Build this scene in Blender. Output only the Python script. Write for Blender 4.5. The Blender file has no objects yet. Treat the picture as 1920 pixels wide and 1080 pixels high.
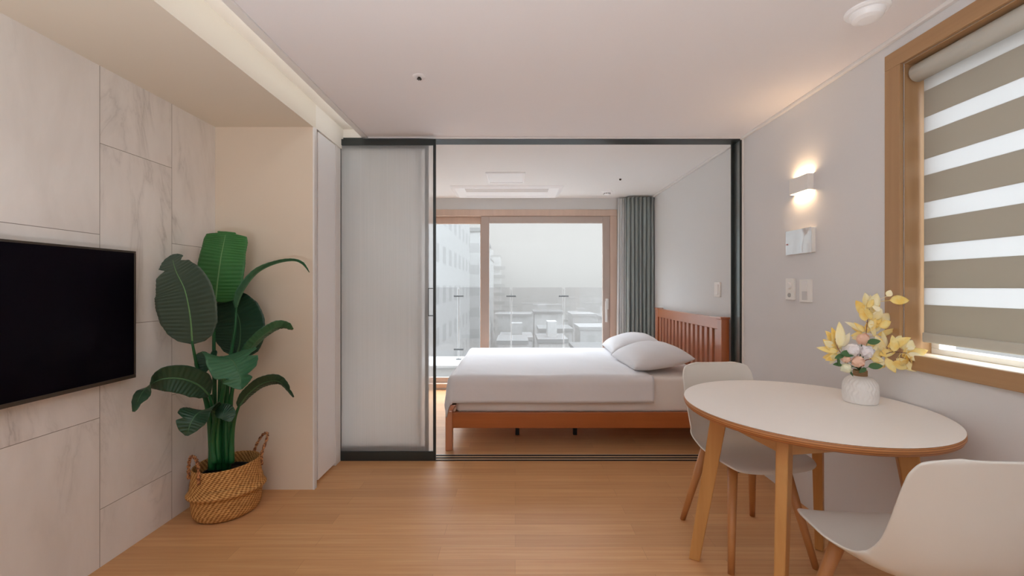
import bpy, bmesh, math, random
from mathutils import Vector, Matrix
PI = math.pi
S = bpy.context.scene
C = S.collection
F, CX, CY, H = 790.0, 966.0, 538.0, 1.23      # focal length in px, vanishing point, eye height
XL, XR = -1.82, 1.626                          # side walls
Y_NICHE, Y_PART, Y_BACK = F/309, F/262.6, F/156.3
Z_C = 2.296

def P(px, py, Y): return Vector(((px-CX)/F*Y, Y, H-(py-CY)/F*Y))

# ------------------------------------------------------------------ camera
cd = bpy.data.cameras.new('camera'); cam = bpy.data.objects.new('camera', cd); C.objects.link(cam)
cam.location = (0, 0, H); cam.rotation_euler = (PI/2, 0, 0)
cd.sensor_width = 36; cd.lens = 36*F/1920; cd.shift_x = -6/1920; cd.shift_y = -2/1920; cd.clip_start = .05; cd.clip_end = 2000
S.camera = cam
S.view_settings.view_transform = 'Standard'; S.view_settings.look = 'None'
S.view_settings.gamma = 1; S.view_settings.use_curve_mapping = False; S.view_settings.exposure = 0.30
S.cycles.max_bounces = 12; S.cycles.diffuse_bounces = 8; S.cycles.transparent_max_bounces = 16

# ------------------------------------------------------------------ world: hazy overcast sky, pale at the horizon, much brighter high up
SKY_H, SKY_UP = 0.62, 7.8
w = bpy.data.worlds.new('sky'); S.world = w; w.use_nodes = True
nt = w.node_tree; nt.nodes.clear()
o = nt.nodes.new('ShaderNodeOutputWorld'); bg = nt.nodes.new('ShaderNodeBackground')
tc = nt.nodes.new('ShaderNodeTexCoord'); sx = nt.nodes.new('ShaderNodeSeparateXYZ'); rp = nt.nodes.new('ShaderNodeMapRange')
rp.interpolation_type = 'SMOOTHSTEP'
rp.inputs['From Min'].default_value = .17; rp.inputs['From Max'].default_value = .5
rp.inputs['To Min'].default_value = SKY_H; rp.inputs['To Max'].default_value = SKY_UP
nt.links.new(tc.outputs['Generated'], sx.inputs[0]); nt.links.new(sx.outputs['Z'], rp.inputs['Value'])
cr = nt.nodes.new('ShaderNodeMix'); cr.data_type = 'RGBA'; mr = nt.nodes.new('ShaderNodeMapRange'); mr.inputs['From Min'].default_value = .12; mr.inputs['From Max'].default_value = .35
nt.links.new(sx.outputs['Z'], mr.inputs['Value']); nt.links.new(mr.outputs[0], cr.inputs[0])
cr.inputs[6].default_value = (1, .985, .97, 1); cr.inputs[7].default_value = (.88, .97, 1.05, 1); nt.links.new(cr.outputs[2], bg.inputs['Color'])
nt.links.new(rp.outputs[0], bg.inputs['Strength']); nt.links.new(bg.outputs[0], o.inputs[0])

def portal(name, loc, rot, sx_, sy_):
    l = bpy.data.lights.new(name, 'AREA'); l.shape = 'RECTANGLE'; l.size = sx_; l.size_y = sy_
    l.cycles.is_portal = True
    ob = bpy.data.objects.new(name, l); C.objects.link(ob); ob.location = loc; ob.rotation_euler = rot
portal('window_portal', (-.3, Y_BACK+.16, 1.1), (-PI/2, 0, 0), 3.05, 2.1)
portal('side_window_portal', (XR+.17, 1.18, 1.56), (0, PI/2, 0), 1.25, 1.3)

# ------------------------------------------------------------------ materials
MC = {}
def mat(name, col, rough=.6, metal=0, spec=.5, build=None, **kw):
    if name in MC: return MC[name]
    m = bpy.data.materials.new(name); m.use_nodes = True; n = m.node_tree
    b = n.nodes['Principled BSDF']
    b.inputs['Base Color'].default_value = (*col, 1); b.inputs['Roughness'].default_value = rough
    b.inputs['Metallic'].default_value = metal; b.inputs['Specular IOR Level'].default_value = spec
    for k, v in kw.items(): b.inputs[k.replace('_', ' ')].default_value = v
    if build: build(n, b, n.nodes['Material Output'])
    MC[name] = m; return m
def srgb(r, g, b):
    f = lambda c: (c/255/12.92) if c <= 10 else ((c/255+.055)/1.055)**2.4
    return (f(r), f(g), f(b))
def nd(n, t, **kw):
    x = n.nodes.new(t)
    for k, v in kw.items(): setattr(x, k, v)
    return x
def math_(n, op, a, b=None):
    x = n.nodes.new('ShaderNodeMath'); x.operation = op
    for i, v in enumerate((a, b)):
        if v is None: continue
        if isinstance(v, (int, float)): x.inputs[i].default_value = v
        else: n.links.new(v, x.inputs[i])
    return x.outputs[0]
def mixc(n, fac, a, b, mode='MIX'):
    x = n.nodes.new('ShaderNodeMix'); x.data_type = 'RGBA'; x.blend_type = mode
    for i, v in ((0, fac), (6, a), (7, b)):
        if isinstance(v, (int, float)): x.inputs[i].default_value = v
        elif isinstance(v, tuple): x.inputs[i].default_value = (*v, 1)
        else: n.links.new(v, x.inputs[i])
    return x.outputs[2]
def ramp(n, fac, stops):
    x = n.nodes.new('ShaderNodeValToRGB'); n.links.new(fac, x.inputs[0])
    e = x.color_ramp.elements
    while len(e) < len(stops): e.new(.5)
    for i, (p, c) in enumerate(stops): e[i].position = p; e[i].color = (*c, 1) if isinstance(c, tuple) else (c, c, c, 1)
    return x.outputs[0]
def coords(n, scale=(1, 1, 1), obj=True, rot=(0, 0, 0)):
    t = n.nodes.new('ShaderNodeTexCoord'); m = n.nodes.new('ShaderNodeMapping')
    m.inputs['Scale'].default_value = scale; m.inputs['Rotation'].default_value = rot
    n.links.new(t.outputs['Object'], m.inputs[0]); return m.outputs[0]
def noise(n, vec, scale, detail=3, rough=.5, dist=0):
    x = n.nodes.new('ShaderNodeTexNoise'); n.links.new(vec, x.inputs['Vector'])
    x.inputs['Scale'].default_value = scale; x.inputs['Detail'].default_value = detail
    x.inputs['Roughness'].default_value = rough; x.inputs['Distortion'].default_value = dist
    return x.outputs['Fac']
def bump(n, b, h, strength=.2, dist=.01):
    x = n.nodes.new('ShaderNodeBump'); x.inputs['Strength'].default_value = strength; x.inputs['Distance'].default_value = dist
    n.links.new(h, x.inputs['Height']); n.links.new(x.outputs[0], b.inputs['Normal'])

def wood_build(c1, c2, axis, fine=60, long=2.5, bmp=.05):
    sc = [fine]*3; sc['xyz'.index(axis)] = long
    def f(n, b, o):
        v = coords(n, tuple(sc)); k = noise(n, v, 1, 4, .6, .6)
        v2 = coords(n, tuple(s*.25 for s in sc)); k2 = noise(n, v2, 1, 2, .5, 1.0)
        c = mixc(n, k, c1, c2); c = mixc(n, math_(n, 'MULTIPLY', k2, .5), c, tuple(x*.6 for x in c1))
        n.links.new(c, b.inputs['Base Color']); bump(n, b, k, bmp, .002)
    return f
def floor_build(n, b, o):
    v = coords(n)
    br = nd(n, 'ShaderNodeTexBrick', offset=.37, offset_frequency=2)
    n.links.new(v, br.inputs['Vector'])
    br.inputs['Color1'].default_value = (0, 0, 0, 1); br.inputs['Color2'].default_value = (1, 1, 1, 1)
    br.inputs['Mortar'].default_value = (.5, .5, .5, 1)
    br.inputs['Scale'].default_value = 1; br.inputs['Mortar Size'].default_value = .0006
    br.inputs['Brick Width'].default_value = .95; br.inputs['Row Height'].default_value = .095
    g = noise(n, coords(n, (1.3, 55, 1)), 1, 5, .65, .35)
    g2 = noise(n, coords(n, (4, 160, 1)), 1, 3, .6)
    big = noise(n, v, 1.3, 2)
    A, B = srgb(*FLOOR_A), srgb(*FLOOR_B)
    c = mixc(n, ramp(n, g, [(.3, 0.), (.7, 1.)]), A, B)
    c = mixc(n, math_(n, 'MULTIPLY', br.outputs['Color'], .38), c, tuple(x*.68 for x in A))
    c = mixc(n, math_(n, 'MULTIPLY', g2, .25), c, tuple(x*.6 for x in A))
    c = mixc(n, math_(n, 'MULTIPLY', br.outputs['Fac'], .55), c, tuple(x*.35 for x in A))
    n.links.new(c, b.inputs['Base Color'])
    n.links.new(ramp(n, g, [(.2, .38), (.8, .5)]), b.inputs['Roughness'])
    bump(n, b, g2, .04, .001)
FLOOR_A, FLOOR_B = (206, 150, 100), (226, 178, 128)
M_FLOOR = mat('oak_laminate', (.5, .3, .2), .36, spec=.28, build=floor_build)

def marble_build(n, b, o):
    t = n.nodes.new('ShaderNodeTexCoord'); s = n.nodes.new('ShaderNodeSeparateXYZ'); n.links.new(t.outputs['Object'], s.inputs[0])
    TW, TH = (F/353.8-F/428), .803
    u = math_(n, 'DIVIDE', math_(n, 'SUBTRACT', s.outputs['Y'], F/428), TW)
    col = math_(n, 'FLOOR', u); fu = math_(n, 'SUBTRACT', u, col)
    par = math_(n, 'ABSOLUTE', math_(n, 'MODULO', col, 2.0))
    v = math_(n, 'DIVIDE', math_(n, 'ADD', math_(n, 'SUBTRACT', s.outputs['Z'], .254), math_(n, 'MULTIPLY', par, .400)), TH)
    row = math_(n, 'FLOOR', v); fv = math_(n, 'SUBTRACT', v, row)
    eu = math_(n, 'MULTIPLY', math_(n, 'MINIMUM', fu, math_(n, 'SUBTRACT', 1.0, fu)), TW)
    ev = math_(n, 'MULTIPLY', math_(n, 'MINIMUM', fv, math_(n, 'SUBTRACT', 1.0, fv)), TH)
    e = math_(n, 'LESS_THAN', math_(n, 'MINIMUM', eu, ev), .0013)
    cb = n.nodes.new('ShaderNodeCombineXYZ')      # each tile has its own cut of stone
    n.links.new(math_(n, 'MULTIPLY', col, 3.7), cb.inputs[0])
    n.links.new(math_(n, 'ADD', s.outputs['Y'], math_(n, 'MULTIPLY', row, 5.1)), cb.inputs[1])
    n.links.new(math_(n, 'ADD', s.outputs['Z'], math_(n, 'MULTIPLY', col, .7)), cb.inputs[2])
    mp = n.nodes.new('ShaderNodeMapping'); n.links.new(cb.outputs[0], mp.inputs[0]); mp.inputs['Rotation'].default_value = (-.5, 0, 0)
    mp.inputs['Scale'].default_value = (1, 2.3, .75)
    k = noise(n, mp.outputs[0], 1.5, 6, .60, .7)
    vein = math_(n, 'ABSOLUTE', math_(n, 'SUBTRACT', k, .5))
    vf = ramp(n, vein, [(0.0, 1.), (.010, .45), (.05, 0.)])
    patch = ramp(n, noise(n, mp.outputs[0], 1.1, 2), [(.48, 0.), (.68, 1.)])
    cloud = noise(n, mp.outputs[0], 2.2, 5, .6, .4)
    base = mixc(n, ramp(n, cloud, [(.35, 0.), (.7, 1.)]), srgb(236, 231, 226), srgb(225, 219, 213))
    c = mixc(n, math_(n, 'MULTIPLY', math_(n, 'MULTIPLY', vf, patch), .62), base, srgb(172, 165, 158))
    c = mixc(n, math_(n, 'MULTIPLY', e, .8), c, srgb(105, 90, 76))
    n.links.new(c, b.inputs['Base Color'])
M_MARBLE = mat('marble_tile', (.7, .7, .7), .42, spec=.35, build=marble_build)

def paper(c, s=320):
    def f(n, b, o):
        k = noise(n, coords(n, (1, 1, .5)), s, 3, .7)
        n.links.new(mixc(n, k, tuple(x*.96 for x in c), c), b.inputs['Base Color']); bump(n, b, k, .08, .001)
    return f
M_GREYPAPER = mat('grey_wallpaper', (.6,)*3, .8, spec=.2, build=paper(srgb(223, 222, 222)))
M_BEDPAPER = mat('cool_grey_wallpaper', (.6,)*3, .8, spec=.2, build=paper(srgb(222, 222, 221)))
M_BEIGE = mat('beige_film', srgb(226, 211, 192), .5, spec=.3)
M_SOFFIT = mat('warm_soffit', srgb(228, 219, 204), .7, spec=.2)
M_CEIL = mat('ceiling_paper', (.7,)*3, .85, spec=.15, build=paper(srgb(241, 237, 237)))
M_CEILBED = mat('bedroom_ceiling_paper', (.7,)*3, .85, spec=.15, build=paper(srgb(242, 240, 238)))
M_COVE = mat('cove_white', srgb(236, 230, 220), .7, spec=.2)
M_MOULD = mat('moulding_white', srgb(232, 229, 226), .5, spec=.3)
M_WHITE = mat('white_lacquer', srgb(251, 251, 252), .4)
M_DARKGAP = mat('dark_gap', srgb(40, 34, 32), .7)
M_BLACKAL = mat('black_aluminium', srgb(50, 55, 54), .38, metal=.3)
M_GREYAL = mat('grey_aluminium', srgb(140, 146, 144), .3, metal=.8)
M_WINWOOD = mat('pale_timber_frame', srgb(205, 172, 150), .5, build=wood_build(srgb(226, 200, 182), srgb(218, 190, 172), 'z', 40, 2))
M_SASH = mat('sash_film', srgb(190, 174, 164), .5)
M_CASEH = mat('oak_casing_horizontal', (.5,)*3, .5, build=wood_build(srgb(172, 132, 92), srgb(196, 158, 116), 'y', 45, 1.5))
M_CASEV = mat('oak_casing_vertical', (.5,)*3, .45, build=wood_build(srgb(172, 132, 92), srgb(196, 158, 116), 'z', 45, 1.5))
M_PVC = mat('white_vinyl', srgb(236, 236, 234), .4)
M_BEDX = mat('honey_pine_x', (.5,)*3, .35, build=wood_build(srgb(170, 92, 42), srgb(190, 110, 56), 'x', 40, 2))
M_BEDZ = mat('honey_pine_z', (.5,)*3, .3, Coat_Weight=1.0, Coat_Roughness=.28, Coat_IOR=2.7, build=wood_build(srgb(186, 98, 42), srgb(204, 116, 56), 'z', 40, 2))
M_BEDY = mat('honey_pine_y', (.5,)*3, .3, Coat_Weight=1.0, Coat_Roughness=.28, Coat_IOR=2.7, build=wood_build(srgb(192, 104, 48), srgb(208, 124, 64), 'y', 40, 2))
M_TABLEG = mat('pine_leg', (.5,)*3, .45, build=wood_build(srgb(192, 134, 72), srgb(222, 172, 108), 'z', 34, 2.2))
M_TABLEX = mat('pine_apron', (.5,)*3, .45, build=wood_build(srgb(206, 156, 98), srgb(224, 178, 122), 'x', 34, 2.2))
M_CHAIRLEG = mat('beech_leg', (.5,)*3, .45, build=wood_build(srgb(184, 122, 70), srgb(206, 146, 90), 'z', 40, 2))
M_LAMINATE = mat('cream_laminate', srgb(244, 238, 232), .42, spec=.35)
def ply_build(n, b, o):
    s = n.nodes.new('ShaderNodeSeparateXYZ'); n.links.new(coords(n), s.inputs[0])
    k = math_(n, 'SINE', math_(n, 'MULTIPLY', s.outputs['Z'], 2*PI/.0075))
    g = noise(n, coords(n, (40, 40, 300)), 1, 3)
    c = mixc(n, ramp(n, k, [(.35, 0.), (.65, 1.)]), srgb(196, 134, 80), srgb(136, 82, 46))
    n.links.new(mixc(n, math_(n, 'MULTIPLY', g, .4), c, srgb(160, 104, 62)), b.inputs['Base Color'])
M_PLY = mat('plywood_edge', (.5,)*3, .5, build=ply_build)
M_SHELL = mat('white_polypropylene', srgb(221, 218, 211), .42, spec=.4)
def cloth(c, s=900):
    def f(n, b, o):
        k = noise(n, coords(n), 6, 3, .55); bump(n, b, k, .35, .012)
        b.inputs['Sheen Weight'].default_value = .15
    return f
M_SHEET = mat('white_cotton', srgb(222, 220, 222), .85, spec=.15, build=cloth(None))
M_MATT = mat('mattress_cotton', srgb(228, 220, 214), .85, spec=.15)
def trans_mat(name, dc, tcol, fac, transp=0.0, tcl=(1, 1, 1), rough=None):
    m = bpy.data.materials.new(name); m.use_nodes = True; n = m.node_tree; n.nodes.clear()
    o = n.nodes.new('ShaderNodeOutputMaterial'); d = n.nodes.new('ShaderNodeBsdfDiffuse'); t = n.nodes.new('ShaderNodeBsdfTranslucent')
    d.inputs[0].default_value = (*dc, 1); t.inputs[0].default_value = (*tcol, 1)
    mx = n.nodes.new('ShaderNodeMixShader'); mx.inputs[0].default_value = fac
    n.links.new(d.outputs[0], mx.inputs[1]); n.links.new(t.outputs[0], mx.inputs[2]); out = mx.outputs[0]
    if transp:
        tr = n.nodes.new('ShaderNodeBsdfTransparent'); tr.inputs[0].default_value = (*tcl, 1)
        m2 = n.nodes.new('ShaderNodeMixShader'); m2.inputs[0].default_value = transp
        n.links.new(out, m2.inputs[1]); n.links.new(tr.outputs[0], m2.inputs[2]); out = m2.outputs[0]
    if rough is not None:
        g = n.nodes.new('ShaderNodeBsdfGlossy'); g.inputs['Roughness'].default_value = rough
        fr = n.nodes.new('ShaderNodeFresnel'); fr.inputs[0].default_value = 1.4
        m3 = n.nodes.new('ShaderNodeMixShader'); n.links.new(fr.outputs[0], m3.inputs[0])
        n.links.new(out, m3.inputs[1]); n.links.new(g.outputs[0], m3.inputs[2]); out = m3.outputs[0]
    n.links.new(out, o.inputs[0]); MC[name] = m; return m
M_CURTAIN = mat('grey_curtain', srgb(158, 166, 164), .9, spec=.1)
M_SHEER = trans_mat('white_sheer', srgb(242, 243, 243), srgb(235, 236, 236), .3, .05)
M_BLIND_D = trans_mat('blind_taupe_band', srgb(192, 187, 176), srgb(186, 180, 166), .34)
M_BLIND_S = trans_mat('blind_sheer_band', srgb(225, 225, 222), srgb(228, 228, 228), .58, .02)
M_BLIND_T = mat('blind_roll_cloth', srgb(196, 195, 186), .8)
def ribglass(nm, clear):
    m = bpy.data.materials.new(nm); m.use_nodes = True; n = m.node_tree; n.nodes.clear()
    o = n.nodes.new('ShaderNodeOutputMaterial'); d = n.nodes.new('ShaderNodeBsdfDiffuse'); t = n.nodes.new('ShaderNodeBsdfTranslucent')
    g = n.nodes.new('ShaderNodeBsdfGlossy'); f = n.nodes.new('ShaderNodeBsdfRefraction'); tr = n.nodes.new('ShaderNodeBsdfTransparent')
    x = noise(n, coords(n, (150, 1, 1.2)), 1, 3, .6)
    bp = n.nodes.new('ShaderNodeBump'); bp.inputs['Strength'].default_value = .4; bp.inputs['Distance'].default_value = .004
    n.links.new(x, bp.inputs['Height'])
    d.inputs[0].default_value = (.90, .92, .92, 1); t.inputs[0].default_value = (.97, .97, .97, 1); g.inputs['Roughness'].default_value = .3
    f.inputs['Roughness'].default_value = .35; f.inputs['IOR'].default_value = 1.25; f.inputs[0].default_value = (.98, .98, .98, 1)
    for k in (d, g, f): n.links.new(bp.outputs[0], k.inputs['Normal'])
    st = ramp(n, noise(n, coords(n, (70, 1, .8)), 1, 4, .75), [(.3, (.84, .86, .86)), (.7, (.99, .99, .99))])
    n.links.new(st, d.inputs[0]); n.links.new(st, t.inputs[0])
    def mx(fac, a, b):
        q = n.nodes.new('ShaderNodeMixShader'); q.inputs[0].default_value = fac
        n.links.new(a, q.inputs[1]); n.links.new(b, q.inputs[2]); return q.outputs[0]
    c = mx(.42, d.outputs[0], t.outputs[0]); c = mx(.32, c, f.outputs[0]); c = mx(clear, c, tr.outputs[0]); c = mx(.06, c, g.outputs[0])
    n.links.new(c, o.inputs[0]); return m
M_RIBGLASS = ribglass('fluted_glass', .74); M_RIBGLASS2 = ribglass('fluted_glass_rear', .30)
def glass_mat(name, tint, refl=.06, haze=0.0, hcol=(.8, .8, .8)):
    m = bpy.data.materials.new(name); m.use_nodes = True; n = m.node_tree; n.nodes.clear()
    o = n.nodes.new('ShaderNodeOutputMaterial'); t = n.nodes.new('ShaderNodeBsdfTransparent'); t.inputs[0].default_value = (*tint, 1)
    out = t.outputs[0]
    if haze:
        d = n.nodes.new('ShaderNodeBsdfTranslucent'); d.inputs[0].default_value = (*hcol, 1)
        mh = n.nodes.new('ShaderNodeMixShader'); mh.inputs[0].default_value = haze
        n.links.new(out, mh.inputs[1]); n.links.new(d.outputs[0], mh.inputs[2]); out = mh.outputs[0]
    g = n.nodes.new('ShaderNodeBsdfGlossy'); g.inputs['Roughness'].default_value = .02
    mx = n.nodes.new('ShaderNodeMixShader'); mx.inputs[0].default_value = refl
    n.links.new(out, mx.inputs[1]); n.links.new(g.outputs[0], mx.inputs[2]); n.links.new(mx.outputs[0], o.inputs[0])
    return m
M_GLASS = glass_mat('window_glass', (.98, .985, .985), .004)
M_RAILGLASS = glass_mat('railing_glass', (.92, .915, .915), .02)
def emit(name, col, st):
    m = bpy.data.materials.new(name); m.use_nodes = True; n = m.node_tree; n.nodes.clear()
    o = n.nodes.new('ShaderNodeOutputMaterial'); e = n.nodes.new('ShaderNodeEmission')
    e.inputs[0].default_value = (*col, 1); e.inputs[1].default_value = st; n.links.new(e.outputs[0], o.inputs[0]); return m
E_COVE = emit('cove_led', (.95, .97, .97), 5.5)
E_FILL_UP = emit('fill_uplight_emission', (.87, .95, 1.02), 95.0)  # added fill light aimed at the ceiling from behind the camera
E_SCONCE = emit('sconce_led', (1, .66, .38), 55.0)
E_FILL_PANEL = emit('fill_panel_emission', (.88, .96, 1.02), 2.5)  # added fill light for the unseen panel above the camera
M_SCREEN = mat('tv_screen', srgb(8, 4, 12), .3, spec=.08)
M_BEZEL = mat('tv_bezel', srgb(62, 52, 42), .35)
M_CHROME = mat('pearl_gloss', srgb(225, 225, 225), .12, metal=.55)
M_PLATE = mat('switch_plate', srgb(236, 233, 228), .35)
M_SATIN = mat('satin_metal', srgb(190, 190, 190), .3, metal=.8)
M_CERAMIC = mat('white_ceramic', srgb(236, 233, 230), .5)
def twine_build(n, b, o):
    s = n.nodes.new('ShaderNodeSeparateXYZ'); n.links.new(coords(n), s.inputs[0])
    k = math_(n, 'SINE', math_(n, 'MULTIPLY', s.outputs['Z'], 2*PI/.0042))
    n.links.new(mixc(n, ramp(n, k, [(.2, 0.), (.8, 1.)]), srgb(142, 108, 74), srgb(192, 158, 116)), b.inputs['Base Color'])
    bump(n, b, k, .6, .002)
M_TWINE = mat('jute_twine', (.5,)*3, .9, build=twine_build)
def basket_build(n, b, o):
    s = n.nodes.new('ShaderNodeSeparateXYZ'); t = n.nodes.new('ShaderNodeTexCoord'); n.links.new(t.outputs['Object'], s.inputs[0])
    ang = math_(n, 'ARCTAN2', s.outputs['Y'], s.outputs['X'])
    a = math_(n, 'MULTIPLY', ang, 46); z = math_(n, 'MULTIPLY', s.outputs['Z'], 2*PI/.015)
    k = math_(n, 'MULTIPLY', math_(n, 'SINE', math_(n, 'ADD', a, math_(n, 'MULTIPLY', z, .5))), math_(n, 'SINE', z))
    nz = noise(n, t.outputs['Object'], 45, 4, .7)
    h = math_(n, 'ADD', math_(n, 'MULTIPLY', k, .5), nz)
    n.links.new(ramp(n, h, [(.1, srgb(140, 92, 48)), (.55, srgb(200, 146, 86)), (1., srgb(224, 176, 112))]), b.inputs['Base Color'])
    bump(n, b, h, .9, .004)
M_BASKET = mat('woven_seagrass', (.5,)*3, .85, spec=.2, build=basket_build)
M_ROPE = mat('basket_handle_rope', (.4,)*3, .8, build=lambda n, b, o: n.links.new(ramp(n, noise(n, coords(n), 90, 2), [(.42, srgb(110, 62, 36)), (.58, srgb(200, 140, 90))]), b.inputs['Base Color']))
M_POT = mat('black_nursery_pot', srgb(34, 32, 30), .6)
M_SOIL = mat('dark_moss_soil', srgb(46, 36, 28), .95)
def leaf_build(c1, c2):
    def f(n, b, o):
        k = noise(n, coords(n, (6, 6, 6)), 1, 3); n.links.new(mixc(n, k, c1, c2), b.inputs['Base Color'])
    return f
M_LEAFD = mat('leaf_dark_green', (.1,)*3, .42, build=leaf_build(srgb(26, 58, 42), srgb(38, 76, 50)))
M_LEAFB = mat('leaf_bright_green', (.1,)*3, .45, build=leaf_build(srgb(44, 102, 48), srgb(58, 122, 58)))
M_LEAFG = mat('leaf_grey_green', (.1,)*3, .5, build=leaf_build(srgb(62, 78, 66), srgb(76, 92, 76)))
M_LEAFM = mat('leaf_mid_green', (.1,)*3, .45, build=leaf_build(srgb(42, 92, 62), srgb(58, 110, 74)))
M_RIB = mat('leaf_midrib', srgb(104, 146, 92), .5)
M_RIBD = mat('leaf_midrib_dark', srgb(70, 112, 74), .5)
M_STEM = mat('plant_stem', (.1,)*3, .4, build=leaf_build(srgb(14, 76, 40), srgb(32, 102, 52)))

# ------------------------------------------------------------------ mesh helpers
def link(name, bm, m, parent=None, smooth=False, bevel=0, loc=None):
    me = bpy.data.meshes.new(name); bmesh.ops.recalc_face_normals(bm, faces=bm.faces[:]); bm.to_mesh(me); bm.free()
    ms = m if isinstance(m, (list, tuple)) else [m]
    for x in ms: me.materials.append(x)
    if smooth:
        for p in me.polygons: p.use_smooth = True
    o = bpy.data.objects.new(name, me); C.objects.link(o)
    if parent:
        o.parent = parent; o.matrix_parent_inverse = Matrix.Identity(4)
        pl = parent
        off = Vector(pl.location)
        while pl.parent: pl = pl.parent; off = off + Vector(pl.location)
        if parent.get('_world', False): pass
    if bevel:
        md = o.modifiers.new('bevel', 'BEVEL'); md.width = bevel; md.segments = 2; md.limit_method = 'ANGLE'
    return o
def bx(bm, x0, x1, y0, y1, z0, z1, mi=0):
    r = bmesh.ops.create_cube(bm, size=1)
    for v in r['verts']:
        v.co = Vector((x0+(v.co.x+.5)*(x1-x0), y0+(v.co.y+.5)*(y1-y0), z0+(v.co.z+.5)*(z1-z0)))
    for v in r['verts']:
        for f in v.link_faces: f.material_index = mi
    return r['verts']
def box(name, x0, x1, y0, y1, z0, z1, m, parent=None, bevel=0):
    bm = bmesh.new(); bx(bm, x0, x1, y0, y1, z0, z1); return link(name, bm, m, parent, False, bevel)
def boxes(name, lst, m, parent=None, bevel=0):
    bm = bmesh.new()
    for b in lst: bx(bm, *b)
    return link(name, bm, m, parent, False, bevel)
def tag(o, label=None, cat=None, group=None, kind=None):
    if label: o['label'] = label
    if cat: o['category'] = cat
    if group: o['group'] = group
    if kind: o['kind'] = kind
    return o
def struct(o): o['kind'] = 'structure'; return o
def empty(name, loc, label, cat, rz=0, group=None):
    o = bpy.data.objects.new(name, None); C.objects.link(o); o.location = loc; o.rotation_euler = (0, 0, rz); o.empty_display_size = .1
    tag(o, label, cat, group); return o
def loft(bm, rings, close=True, cap=True):
    vs = [[bm.verts.new(p) for p in r] for r in rings]; n = len(rings[0])
    for a, b in zip(vs, vs[1:]):
        for i in range(n if close else n-1):
            j = (i+1) % n; bm.faces.new((a[i], a[j], b[j], b[i]))
    if cap and close:
        bm.faces.new(vs[0][::-1]); bm.faces.new(vs[-1])
    return vs
def tube(bm, pts, rad, n=10, cap=True):
    pts = [Vector(p) for p in pts]; rings = []
    up = None
    for i, p in enumerate(pts):
        t = (pts[min(i+1, len(pts)-1)]-pts[max(i-1, 0)]).normalized()
        if up is None: up = t.orthogonal().normalized()
        up = (up-t*up.dot(t)).normalized(); s = t.cross(up)
        r = rad[i] if isinstance(rad, (list, tuple)) else rad
        rings.append([p+(up*math.cos(2*PI*k/n)+s*math.sin(2*PI*k/n))*r for k in range(n)])
    loft(bm, rings, True, cap)
def lathe(bm, prof, n=32, c=(0, 0, 0), sx=1, sy=1, cap=False):
    rings = [[Vector((c[0]+r*sx*math.cos(2*PI*k/n), c[1]+r*sy*math.sin(2*PI*k/n), c[2]+z)) for k in range(n)] for r, z in prof]
    loft(bm, rings, True, cap)
def smoothpts(pts, n):
    """Catmull-Rom through pts, n samples."""
    pts = [Vector(p) for p in pts]; q = [pts[0]*2-pts[1]]+pts+[pts[-1]*2-pts[-2]]; out = []
    segs = len(pts)-1
    for i in range(n):
        t = i/(n-1)*segs; k = min(int(t), segs-1); u = t-k
        a, b, c, d = q[k:k+4]
        out.append(.5*((2*b)+(-a+c)*u+(2*a-5*b+4*c-d)*u*u+(-a+3*b-3*c+d)*u**3))
    return out
def interp(tab, x):
    for (a, va), (b, vb) in zip(tab, tab[1:]):
        if x <= b:
            u = (x-a)/(b-a); u = u*u*(3-2*u) if False else u
            return va+(vb-va)*u
    return tab[-1][1]

# ================================================================== ROOM SHELL
YB = -1.6
struct(box('floor', -2.1, 1.9, YB-.2, Y_BACK+.0, -.12, 0, M_FLOOR))
struct(box('wall_left', XL-.15, XL, YB, Y_BACK+.15, 0, 2.6, M_MARBLE))
XS = -1.228                                   # inner plane of the left service wall
struct(box('wall_niche', XL, XS, Y_NICHE, Y_NICHE+.028, 0, 2.2, M_BEIGE))
struct(box('trim_1', XS, XS+.010, Y_NICHE-.001, Y_NICHE+.03, 0, 2.2, M_MOULD))
struct(boxes('wall_service', [(XL, -1.27, Y_NICHE+.028, Y_NICHE+.07, 0, 2.2)], M_DARKGAP))
struct(box('ceiling_soffit', XL, XS+.004, YB, Y_NICHE+.03, 2.2, 2.45, M_SOFFIT))
struct(box('ceiling_service', XL, XS, Y_NICHE+.03, Y_PART+.06, 2.208, 2.45, M_COVE))
# white flush side door next to the sliding partition
ya, yb_ = F/297, F/273
struct(box('wall_side', XL+.001, -1.262, Y_NICHE+.07, Y_PART+.06, 0, 2.208, M_WHITE))
d = struct(box('door_1', -1.262, XS-.008, ya-.018, yb_, .018, 2.205, M_WHITE, None, .003))
struct(boxes('trim_2', [(-1.262, XS-.006, yb_+.004, Y_PART+.005, 0, 2.208)], M_MOULD, None, .002))
# ceilings
XC = -1.084
struct(box('ceiling', XC, 1.9, YB, Y_PART+.115, Z_C, 2.5, M_CEIL))
struct(box('ceiling_bedroom', -2.1, 1.9, Y_PART+.115, Y_BACK+.15, Z_C, 2.5, M_CEILBED))
struct(box('ceiling_cove', XS, XC, YB, Y_PART, 2.355, 2.5, M_COVE))
struct(box('roof', -2.3, 2.0, YB-.3, Y_BACK+.3, 2.5, 2.6, M_CEIL))
struct(box('trim_3', XC, XC+.038, YB, Y_PART-.001, Z_C-.011, Z_C, M_MOULD, None, .003))
struct(box('trim_4', XR-.022, XR, YB, Y_PART-.001, Z_C-.018, Z_C, M_MOULD, None, .004))
struct(box('trim_5', XC+.038, XR-.022, Y_PART-.020, Y_PART-.001, Z_C-.010, Z_C, M_MOULD, None, .003))
struct(box('trim_6', XR-.024, XR, Y_PART+.118, Y_BACK, Z_C-.02, Z_C, M_MOULD, None, .004))
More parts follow.
